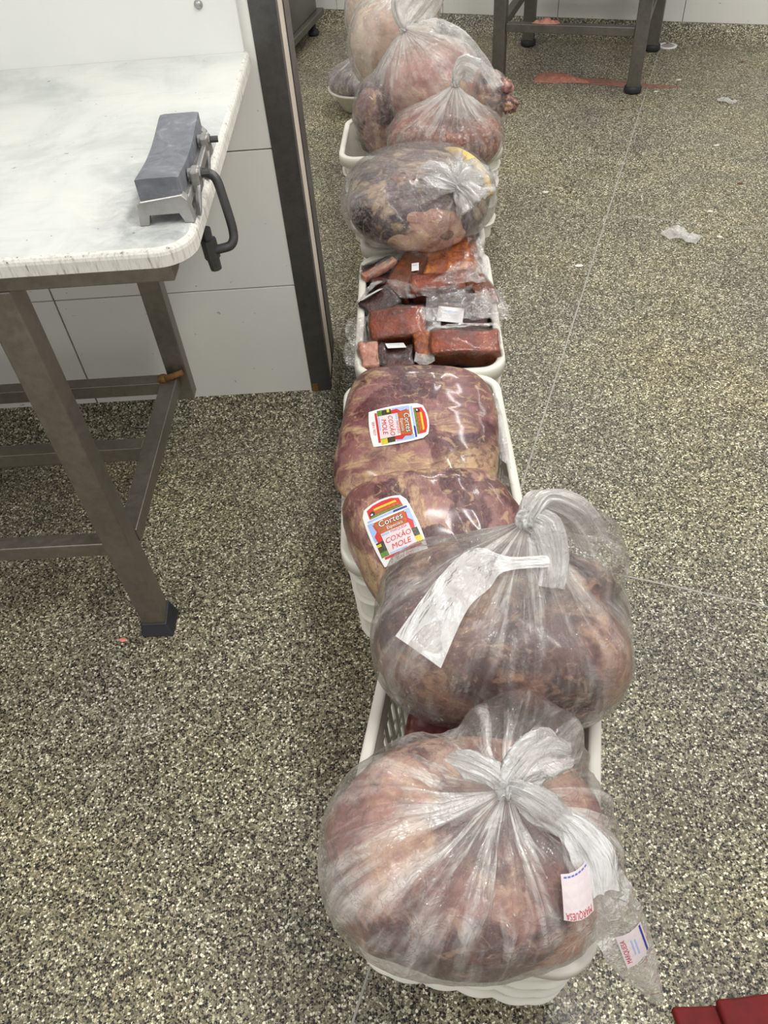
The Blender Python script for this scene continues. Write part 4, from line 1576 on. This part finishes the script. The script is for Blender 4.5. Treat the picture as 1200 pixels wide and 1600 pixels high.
# ---- chunky cuts in the crosswise crate, left of the pink bag
bag6, b6m, _ = tied_bag('meat_bag', 'clear bag of marbled dark cuts in the crosswise crate, left of the tall pink bag', (-0.055, 2.890, 0.415), (0.080, 0.100, 0.125), 0, (0.0, 2.91, 0.62), M_BEEF2, F_CLEAR, 71.0,
                        low=0.0, lump=0.14, pleat=0.04, knot_r=0.0, zlow=0.14, crate=4)
# ---- bony cuts sticking out at the right of the crosswise crate
bag7, b7m, _ = tied_bag('meat_bag', 'clear bag of bony trimmings sticking out at the right behind the minced meat', (0.335, 2.900, 0.440), (0.075, 0.110, 0.085), 0, (0.30, 2.92, 0.575), M_CHUNK, F_CLEAR, 81.0,
                        low=0.1, lump=0.22, lscale=20, pleat=0.04, knot_r=0.0, zlow=0.10, crate=4)
meat_body('trimming', (0.385, 2.850, 0.500), body_radius((0.034, 0.040, 0.030), 0.3, 2.2, 0, 0.3, 40, 82.0), M_CHUNKP, bag7, 36, 24)
meat_body('trimming', (0.400, 2.830, 0.450), body_radius((0.036, 0.040, 0.034), -0.3, 2.2, 0, 0.3, 40, 83.0), M_BEEF2, bag7, 36, 24)

# ---- far bags
bag8, b8m, _ = tied_bag('meat_bag', 'milky bag of pale poultry behind the tall pink bag, bulging out left', (0.020, 3.330, 0.500), (0.175, 0.150, 0.170), 0, (0.06, 3.33, 0.76), M_PALE, F_MILK, 91.0,
                        low=0.05, lump=0.10, lscale=10, pleat=0.07, knot_r=0.014, zlow=0.16, crate=5)
bag9, b9m, _ = tied_bag('meat_bag', 'farthest bag of pink poultry cut by the top edge of the picture', (0.020, 3.640, 0.520), (0.190, 0.130, 0.190), 0, (0.05, 3.64, 0.82), M_PALE, F_MILK, 95.0,
                        low=0.05, lump=0.08, lscale=9, pleat=0.07, knot_r=0.014, zlow=0.18, crate=5)
# ---- bucket with a tied bag in it
BKC = (-0.150, 4.14, 0)
bk = thing('bowl', 'white plastic bowl on the floor behind the crosswise crate, holding a tied bag', 'bowl', BKC)
v, f = lathe([(0.0, 0.0), (0.085, 0.0), (0.095, 0.006), (0.140, 0.085), (0.158, 0.092), (0.160, 0.100), (0.148, 0.101), (0.134, 0.088), (0.090, 0.012), (0.0, 0.008)], BKC, 40)
mesh('bowl_body', v, f, M_CRATE, bk)
bg10, b10m, _ = tied_bag('meat_bag', 'knotted clear bag of pale offal sitting in the white bowl on the floor', (BKC[0], BKC[1], 0.120), (0.145, 0.145, 0.075), 0, (-0.11, 4.13, 0.28), M_SHANK, F_MILK, 99.0,
                         low=0.25, lump=0.05, lscale=20, pleat=0.12, knot_r=0.012, zlow=0.105)

# ------------------------------------------------------------------ smoked bacon packs
BG = 'smoked bacon packs in the third crate'


def bacon(name, label, C, half, rot, mat, seed, lump=0.06, label_at=None, flap=None, side_mat=None):
    C = Vector(C)
    R3 = (Matrix.Rotation(math.radians(rot[2]), 3, 'Z') @ Matrix.Rotation(math.radians(rot[0]), 3, 'X') @ Matrix.Rotation(math.radians(rot[1]), 3, 'Y'))
    t = thing(name, label, 'bacon pack', (C.x, C.y, C.z - half[2]), 0, BG)
    bm = bmesh.new()
    box(bm, (-half[0], -half[1], -half[2]), half, min(half) * 0.22, None, 2)
    bmesh.ops.subdivide_edges(bm, edges=[e for e in bm.edges if e.calc_length() > 0.02], cuts=7, use_grid_fill=True)
    for v in bm.verts:
        p = v.co * 22 + Vector((seed * 5, seed, 0))
        v.co += v.co.normalized() * (min(half) * (0.05 + lump) * 3.2 * fbm(p * 0.6, 3))
        v.co.z += 0.005 * math.sin(v.co.x * 22 + seed) - 0.3 * half[2] * (v.co.y / half[1]) ** 2 * 0.2
    bmesh.ops.transform(bm, matrix=Matrix.Translation(C) @ R3.to_4x4(), verts=bm.verts)
    bm.normal_update()
    mats = [mat] + ([side_mat] if side_mat else [])
    if side_mat:
        inv = R3.inverted()
        for fc in bm.faces:
            if (inv @ fc.normal).z < 0.45:
                fc.material_index = 1
    b = bm_obj('bacon', bm, mats, t, True)
    inv = R3.inverted()
    wv = []
    for v in b.data.vertices:
        p = v.co + b.location
        q = (p + Vector((seed, 0, 0))) * 55
        rg = 1 - 2.4 * abs(mnoise.noise(q)) - abs(mnoise.noise(q * 2.2))
        wv.append(v.co + v.normal * (0.0022 + 0.0035 * max(-0.3, rg)))
    wm = bpy.data.meshes.new('film_wrap')
    wm.from_pydata([tuple(x) for x in wv], [], [tuple(p.vertices) for p in b.data.polygons])
    wm.materials.append(F_WRAP)
    wm.polygons.foreach_set('use_smooth', [True] * len(wm.polygons))
    for an, ty, dat in (('sc', 'FLOAT_VECTOR', [c for x in wv for c in (x * 6)]), ('fold', 'FLOAT', [0.1] * len(wv))):
        at_ = wm.attributes.new(an, ty, 'POINT')
        at_.data.foreach_set('vector' if ty != 'FLOAT' else 'value', dat)
    link(bpy.data.objects.new('film_wrap', wm), t)
    if flap:
        for i, (A, B_, mt, cr) in enumerate(flap):
            sheet('film_flap', A, B_, mt, t, 26, 12, cr, seed + i, 0.004, (0.1, -0.5, 0.8), 0.2)
    if label_at:
        o, ux, uy, w, h = label_at
        dd = Decal()
        dd.rect(-w, -h, w, h, M_WHITE, 0)
        dd.rect(-w * 0.7, h * 0.35, w * 0.5, h * 0.5, M_SKYB, 1)
        dd.drape('label', [b], o, ux, uy, b, 0.006, 0.0003, True)
    return t


bacon('bacon_pack', 'orange mottled bacon slab lying at the back of the bacon crate', (0.130, 2.010, 0.345), (0.088, 0.062, 0.018), (26, 0, 6), M_BACON1, 1.0,
      flap=[([(0.190, 2.05, 0.390), (0.205, 1.98, 0.360), (0.205, 1.92, 0.335)], [(0.225, 2.06, 0.385), (0.240, 1.97, 0.355), (0.235, 1.89, 0.335)], F_PACK, 0.010)])
bacon('bacon_pack', 'red-brown bacon slab on edge in front of the orange mottled one', (0.115, 1.905, 0.330), (0.090, 0.030, 0.030), (20, 0, 3), M_BACON2, 2.0, 0.10,
      flap=[([(0.02, 1.885, 0.352), (0.10, 1.87, 0.356), (0.19, 1.89, 0.352)], [(0.04, 1.835, 0.352), (0.12, 1.82, 0.350), (0.225, 1.84, 0.352)], F_PACK, 0.013),
            ([(0.145, 1.945, 0.375), (0.19, 1.94, 0.378), (0.225, 1.95, 0.370)], [(0.08, 1.86, 0.372), (0.15, 1.85, 0.374), (0.235, 1.86, 0.362)], F_PACK, 0.012)])
bacon('bacon_pack', 'dark brown bacon slab leaning between the orange slab and the left cuts', (0.015, 1.955, 0.335), (0.036, 0.080, 0.020), (16, -8, -28), M_BACON3, 3.0,
      label_at=((0.040, 1.955, 0.37), (1, -0.05, 0), (0, 1, 0.3), 0.010, 0.015),
      flap=[([(-0.04, 1.925, 0.352), (0.0, 1.90, 0.356), (0.03, 1.895, 0.352)], [(-0.03, 1.86, 0.335), (0.005, 1.845, 0.338), (0.035, 1.84, 0.34)], F_PACK, 0.012)])
bacon('bacon_pack', 'dark smoked cut in the back left corner of the bacon crate', (-0.055, 2.000, 0.318), (0.048, 0.050, 0.024), (10, 0, 24), M_BACON4, 4.0, 0.12,
      flap=[([(-0.10, 1.97, 0.340), (-0.06, 2.02, 0.352), (0.0, 2.05, 0.356)], [(-0.085, 1.945, 0.345), (-0.04, 1.985, 0.36), (0.02, 2.015, 0.36)], F_PACK, 0.010)])
bacon('bacon_pack', 'pale-edged bacon strip lying over the dark cut in the back left corner', (-0.060, 1.985, 0.352), (0.055, 0.012, 0.010), (0, -8, 30), M_BACON5, 5.0, 0.10)
bacon('bacon_pack', 'dark red pack with a long white label at the left rim of the bacon crate', (-0.062, 1.830, 0.328), (0.050, 0.034, 0.022), (12, 0, 34), M_BACON4, 6.0, 0.12,
      label_at=((-0.085, 1.845, 0.36), (0.8, 0.55, 0.1), (-0.5, 0.8, 0.2), 0.036, 0.010),
      flap=[([(-0.125, 1.80, 0.350), (-0.09, 1.85, 0.36), (-0.05, 1.90, 0.365)], [(-0.145, 1.78, 0.335), (-0.12, 1.84, 0.345), (-0.075, 1.91, 0.36)], F_PACK, 0.008)])
bacon('bacon_pack', 'smooth red-brown bacon block at the left front of the bacon crate', (-0.018, 1.700, 0.345), (0.070, 0.045, 0.028), (18, 4, 4), M_BACON2, 7.0, 0.03, side_mat=M_BACON3,
      flap=[([(0.03, 1.735, 0.378), (0.045, 1.70, 0.374), (0.05, 1.655, 0.352)], [(0.105, 1.74, 0.372), (0.095, 1.70, 0.370), (0.09, 1.66, 0.352)], F_PACK, 0.010),
            ([(-0.085, 1.74, 0.360), (-0.10, 1.69, 0.352), (-0.085, 1.64, 0.330)], [(-0.145, 1.75, 0.345), (-0.150, 1.69, 0.345), (-0.13, 1.63, 0.335)], F_PACK, 0.010)])
bacon('bacon_pack', 'dark wrapped cut with a large blank white label in the middle of the bacon crate', (0.130, 1.730, 0.322), (0.085, 0.055, 0.030), (10, 0, -8), M_BACON4, 8.0, 0.10,
      label_at=((0.120, 1.725, 0.37), (1, -0.18, 0), (0.1, 1, 0.2), 0.033, 0.026),
      flap=[([(0.06, 1.79, 0.372), (0.14, 1.80, 0.376), (0.22, 1.79, 0.378)], [(0.06, 1.70, 0.370), (0.14, 1.685, 0.370), (0.240, 1.69, 0.366)], F_PACK, 0.013),
            ([(0.19, 1.80, 0.385), (0.22, 1.78, 0.390), (0.262, 1.79, 0.380)], [(0.17, 1.69, 0.372), (0.215, 1.665, 0.376), (0.268, 1.68, 0.366)], F_PACK, 0.014)])
bacon('bacon_pack', 'glossy red-brown bacon bar at the right front corner of the bacon crate', (0.150, 1.602, 0.345), (0.084, 0.036, 0.028), (14, 0, 1), M_BACON2, 9.0, 0.05, side_mat=M_BACON3,
      flap=[([(0.06, 1.645, 0.374), (0.15, 1.645, 0.376), (0.235, 1.645, 0.372)], [(0.055, 1.675, 0.362), (0.15, 1.68, 0.360), (0.245, 1.67, 0.360)], F_PACK, 0.008)])
bacon('bacon_pack', 'pale pink bacon end in the front left corner of the bacon crate', (-0.088, 1.605, 0.325), (0.026, 0.042, 0.026), (14, 0, 6), M_BACON5, 10.0, 0.05,
      flap=[([(-0.115, 1.65, 0.352), (-0.12, 1.60, 0.346), (-0.115, 1.56, 0.336)], [(-0.150, 1.65, 0.346), (-0.152, 1.60, 0.348), (-0.145, 1.56, 0.342)], F_PACK, 0.006)])
bacon('bacon_pack', 'dark cut with a crumpled white label in front of the smooth bacon block', (-0.020, 1.605, 0.318), (0.046, 0.042, 0.026), (8, 0, -6), M_BACON4, 11.0, 0.08,
      label_at=((-0.022, 1.622, 0.36), (1, 0.25, 0), (-0.2, 1, 0.2), 0.024, 0.013))
bacon('bacon_pack', 'orange bacon end with a tied yellowish plastic tip beside the glossy bar', (0.045, 1.620, 0.335), (0.022, 0.046, 0.022), (12, 0, 4), M_BACON1, 12.0, 0.10,
      flap=[([(0.025, 1.585, 0.352), (0.045, 1.575, 0.350), (0.065, 1.585, 0.352)], [(0.02, 1.555, 0.344), (0.045, 1.545, 0.338), (0.07, 1.555, 0.344)], F_TAIL, 0.010)])
bacon('bacon_pack', 'brown bacon end at the right rim of the bacon crate', (0.212, 1.850, 0.330), (0.026, 0.050, 0.024), (12, 0, 20), M_BACON3, 13.0, 0.10,
      flap=[([(0.19, 1.80, 0.365), (0.215, 1.79, 0.362), (0.240, 1.81, 0.352)], [(0.205, 1.73, 0.368), (0.235, 1.72, 0.362), (0.255, 1.74, 0.352)], F_PACK, 0.010)])
# filler cuts below the top layer
bacon('bacon_pack', 'large dark cut underneath the other bacon packs', (0.062, 1.800, 0.268), (0.125, 0.225, 0.030), (0, 0, 0), M_BACON4, 14.0, 0.05)

# ------------------------------------------------------------------ steel table at the back right
T0 = Vector((0.545, 4.300, 0))
ta = math.radians(-19.5)
tm = Matrix.Translation(T0) @ Matrix.Rotation(ta, 4, 'Z')
bt = thing('steel_table', 'low-shelved steel work table on black feet by the far tiled wall', 'table', (0.95, 4.45, 0))
LW, LD = 0.665, 0.60
for (lx, ly) in ((0, 0), (LW, 0), (0.03, LD), (LW + 0.03, LD)):
    lg = box_obj('leg', (lx - 0.03, ly - 0.03, 0.03), (lx + 0.03, ly + 0.03, 0.86), M_STEELB, bt, 0.004, tm)
    v, f = lathe([(0.0, 0.0), (0.036, 0.0), (0.042, 0.008), (0.041, 0.026), (0.034, 0.034), (0.0, 0.036)], (0, 0, 0), 20)
    mesh('foot', [tm @ Vector((x + lx, y + ly, z)) for x, y, z in v], f, M_RUBBER, lg)
box_obj('lower_rail', (0.03, -0.02, 0.245), (LW - 0.03, 0.018, 0.283), M_STEELB, bt, 0.003, tm)
box_obj('lower_rail', (0.06, LD - 0.02, 0.245), (LW, LD + 0.018, 0.283), M_STEELB, bt, 0.003, tm)
box_obj('lower_rail', (-0.02, 0.03, 0.245), (0.02, LD - 0.03, 0.283), M_STEELB, bt, 0.003, tm)
box_obj('lower_rail', (LW - 0.02, 0.03, 0.245), (LW + 0.02, LD - 0.03, 0.283), M_STEELB, bt, 0.003, tm)
box_obj('table_top', (-0.12, -0.12, 0.86), (LW + 0.15, LD + 0.12, 0.90), M_STEELB, bt, 0.004, tm)


def scrap(name, label, cat, pts, h, mat, seed, group=None, base=None):
    """small irregular lump heap: outline polygon raised with noise"""
    P = [Vector((x, y, 0)) for x, y in pts]
    c = sum(P, Vector()) / len(P)
    N = 48
    rings = 7
    per = []
    tot = smooth_path([(p.x, p.y, 0) for p in P + [P[0]]], 12)
    for i in range(N):
        per.append(tot[int(i / N * (len(tot) - 1))])
    zb = base or 0.0
    vs, fs = [(c.x, c.y, zb + h * (0.8 + 0.4 * mnoise.noise(Vector((seed, 0, 0)))))], []
    for r_ in range(1, rings + 1):
        t = r_ / rings
        for i in range(N):
            p = c.lerp(per[i], t)
            hh = h * (1 - t ** 3) * (0.65 + 0.7 * mnoise.noise(Vector((p.x * 60 + seed, p.y * 60, 0))))
            jit = 1 + 0.08 * mnoise.noise(Vector((i * 0.7, seed, t)))
            p = c + (p - c) * jit
            vs.append((p.x, p.y, zb + max(0.0008, hh) if r_ < rings else zb + 0.0006))
    for i in range(N):
        fs.append((0, 1 + i, 1 + (i + 1) % N))
    for r_ in range(rings - 1):
        for i in range(N):
            i2 = (i + 1) % N
            fs.append((1 + r_ * N + i, 1 + (r_ + 1) * N + i, 1 + (r_ + 1) * N + i2, 1 + r_ * N + i2))
    o = mesh(name, vs, fs, mat)
    tag(o, label, cat, group)
    return o


scrap('meat_scrap', 'heap of orange-pink meat scraps on the floor under the back table', 'meat scrap', [(0.72, 4.30), (0.82, 4.27), (0.94, 4.25), (1.00, 4.23), (0.96, 4.30), (0.90, 4.38), (0.78, 4.42)], 0.022, M_SCRAP, 1.0)
scrap('meat_smear', 'long thin pink meat smear trailing right past the back table foot', 'meat smear', [(0.90, 4.26), (1.05, 4.19), (1.25, 4.11), (1.42, 4.10), (1.25, 4.18), (1.10, 4.26), (0.95, 4.32)], 0.003, M_STAIN, 2.0)
p_ = tm @ Vector((0.21, 0.0, 0.283))
scrap('meat_scrap', 'small orange-pink meat scrap resting on the back table lower rail', 'meat scrap', [(p_.x - 0.06, p_.y + 0.012), (p_.x, p_.y - 0.018), (p_.x + 0.06, p_.y - 0.03), (p_.x + 0.07, p_.y - 0.008), (p_.x, p_.y + 0.012)], 0.022, M_SCRAP, 3.0, base=0.2832)

# ------------------------------------------------------------------ steel cabinet behind the partition
ca = thing('steel_cabinet', 'grey steel cabinet on black feet behind the end of the partition wall', 'cabinet', (-0.9, 5.0, 0))
cang = math.atan2(5.369 - 4.725, -0.373 + 0.537)
cm_ = Matrix.Translation((-0.537, 4.725, 0)) @ Matrix.Rotation(cang, 4, 'Z')
CL = 0.66
box_obj('cabinet_body', (0.0, 0.03, 0.13), (CL - 0.04, 0.75, 0.95), M_STEELB, ca, 0.006, cm_)
box_obj('base_flange', (-0.02, 0.0, 0.095), (CL, 0.78, 0.13), M_STEELB, ca, 0.004, cm_)
for (x, y) in ((0.05, 0.06), (CL - 0.06, 0.06), (0.05, 0.7), (CL - 0.06, 0.7)):
    v, f = lathe([(0.0, 0.0), (0.03, 0.0), (0.034, 0.01), (0.03, 0.03), (0.018, 0.035), (0.016, 0.1), (0.0, 0.1)], (0, 0, 0), 16)
    mesh('foot', [cm_ @ Vector((a + x, b + y, z)) for a, b, z in v], f, M_RUBBER, ca)

# ------------------------------------------------------------------ floor drain and litter
dr = thing('floor_drain', 'round white floor drain cover near the far wall', 'drain', (1.495, 4.679, 0))
v, f = lathe([(0.050, 0.0), (0.050, 0.004), (0.040, 0.005), (0.034, 0.004), (0.034, 0.001)], (1.495, 4.679, 0), 32)
mesh('ring', v, f, M_WHITE, dr)
v, f = lathe([(0.034, 0.002), (0.012, 0.003), (0.0, 0.003)], (1.495, 4.679, 0), 32)
mesh('grate', v, f, M_STRIP, dr)


def bit(label, x, y, r, mat, cat, seed, name='litter_bit'):
    n = 8
    pts = []
    for i in range(n):
        a = 2 * math.pi * i / n
        k = 1 + 0.5 * mnoise.noise(Vector((math.cos(a) * 1.5 + seed, math.sin(a) * 1.5, 0)))
        pts.append((x + r * k * math.cos(a), y + 0.6 * r * k * math.sin(a)))
    return scrap(name, label, cat, pts, r * 0.35, mat, seed)


M_DRIED = simple('dried_red_meat_bit', rgb(84, 36, 30), 0.5, var=0.3, scale=120)
M_BITW = simple('white_bit', rgb(220, 216, 204), 0.5, var=0.1, scale=120)
M_BITP = simple('pink_bit', rgb(224, 140, 124), 0.45, var=0.1, scale=120)
BITS = [((1.364, 3.059), 0.013, M_DRIED, 'larger dark red meat crumb at the right edge of the floor', 'meat crumb'),
        ((1.095, 3.977), 0.012, M_DRIED, 'upper of two dark crumbs in front of the back table foot', 'meat crumb'),
        ((1.080, 3.869), 0.012, M_DRIED, 'lower of two dark crumbs in front of the back table foot', 'meat crumb'),
        ((1.792, 4.366), 0.012, M_DRIED, 'dark crumb on the floor right of the drain', 'meat crumb'),
        ((0.604, 3.101), 0.014, M_BITW, 'white paper shred on the floor beside the minced meat crate', 'litter'),
        ((1.424, 4.189), 0.014, M_BITW, 'white crumb on the floor below the drain', 'litter'),
        ((1.383, 3.422), 0.012, M_BITW, 'thin white crumb on the right floor above the plastic scrap', 'litter'),
        ((1.190, 2.853), 0.012, M_BITW, 'white crumb just above the plastic scrap', 'litter'),
        ((1.168, 2.660), 0.011, M_BITW, 'small white crumb right of the plastic scrap', 'litter'),
        ((0.634, 2.525), 0.015, M_BITW, 'pale crumb by the floor strip level with the bacon crate', 'litter'),
        ((1.283, 4.063), 0.012, M_BITW, 'white crumb at the end of the meat smear', 'litter'),
        ((-0.690, 1.025), 0.010, M_BITP, 'tiny pink crumb on the floor left of the table leg', 'meat crumb')]
for i, ((x, y), r, m_, lb, ct) in enumerate(BITS):
    bit(lb, x, y, r, m_, ct, i * 3.3 + 1, 'meat_crumb' if ct == 'meat crumb' else 'litter_bit')


def plastic_scrap(label, c, s, seed):
    c = Vector(c)
    o = sheet('plastic_scrap', [c + Vector((-0.055, 0.03, 0.012)) * s, c + Vector((-0.01, 0.055, 0.02)) * s, c + Vector((0.03, 0.0, 0.018)) * s, c + Vector((0.065, -0.02, 0.012)) * s],
              [c + Vector((-0.06, 0.01, 0.008)) * s, c + Vector((-0.02, -0.015, 0.012)) * s, c + Vector((0.015, -0.055, 0.01)) * s, c + Vector((0.04, -0.045, 0.008)) * s], F_TAIL, None, 24, 12, 0.007 * s, seed)
    tag(o, label, 'plastic scrap')


plastic_scrap('crumpled clear plastic scrap on the right hand floor', (1.028, 2.669, 0.0), 1.1, 1.0)
plastic_scrap('small flat plastic scrap near the right edge under the far wall', (1.56, 3.87, 0.0), 0.7, 5.0)

# ------------------------------------------------------------------ red cloth at the lower right corner
rc = thing('red_cloth', 'folded dark red cloth at the lower right corner of the picture', 'cloth', (0.52, 0.18, 0))
for (lo, hi, z0, z1, nm) in (((0.372, -0.02), (0.60, 0.262), 0.001, 0.020, 'lower_fold'), ((0.44, -0.02), (0.66, 0.268), 0.020, 0.036, 'upper_fold')):
    bm = bmesh.new()
    box(bm, (lo[0], lo[1], z0), (hi[0], hi[1], z1), 0.006, None, 3)
    bmesh.ops.subdivide_edges(bm, edges=[e for e in bm.edges if e.calc_length() > 0.03], cuts=8, use_grid_fill=True)
    for v in bm.verts:
        v.co.y += 0.10 * max(0, v.co.x - 0.47) * (1 if v.co.y > 0.1 else 0) * (1.0 if nm == 'upper_fold' else 0.0)
        v.co.x += 0.004 * math.sin(v.co.y * 40)
        if v.co.z > z0 + 0.005:
            v.co.z += 0.003 * math.sin(v.co.x * 45 + v.co.y * 20)
    bm_obj(nm, bm, M_CLOTH, rc, True)
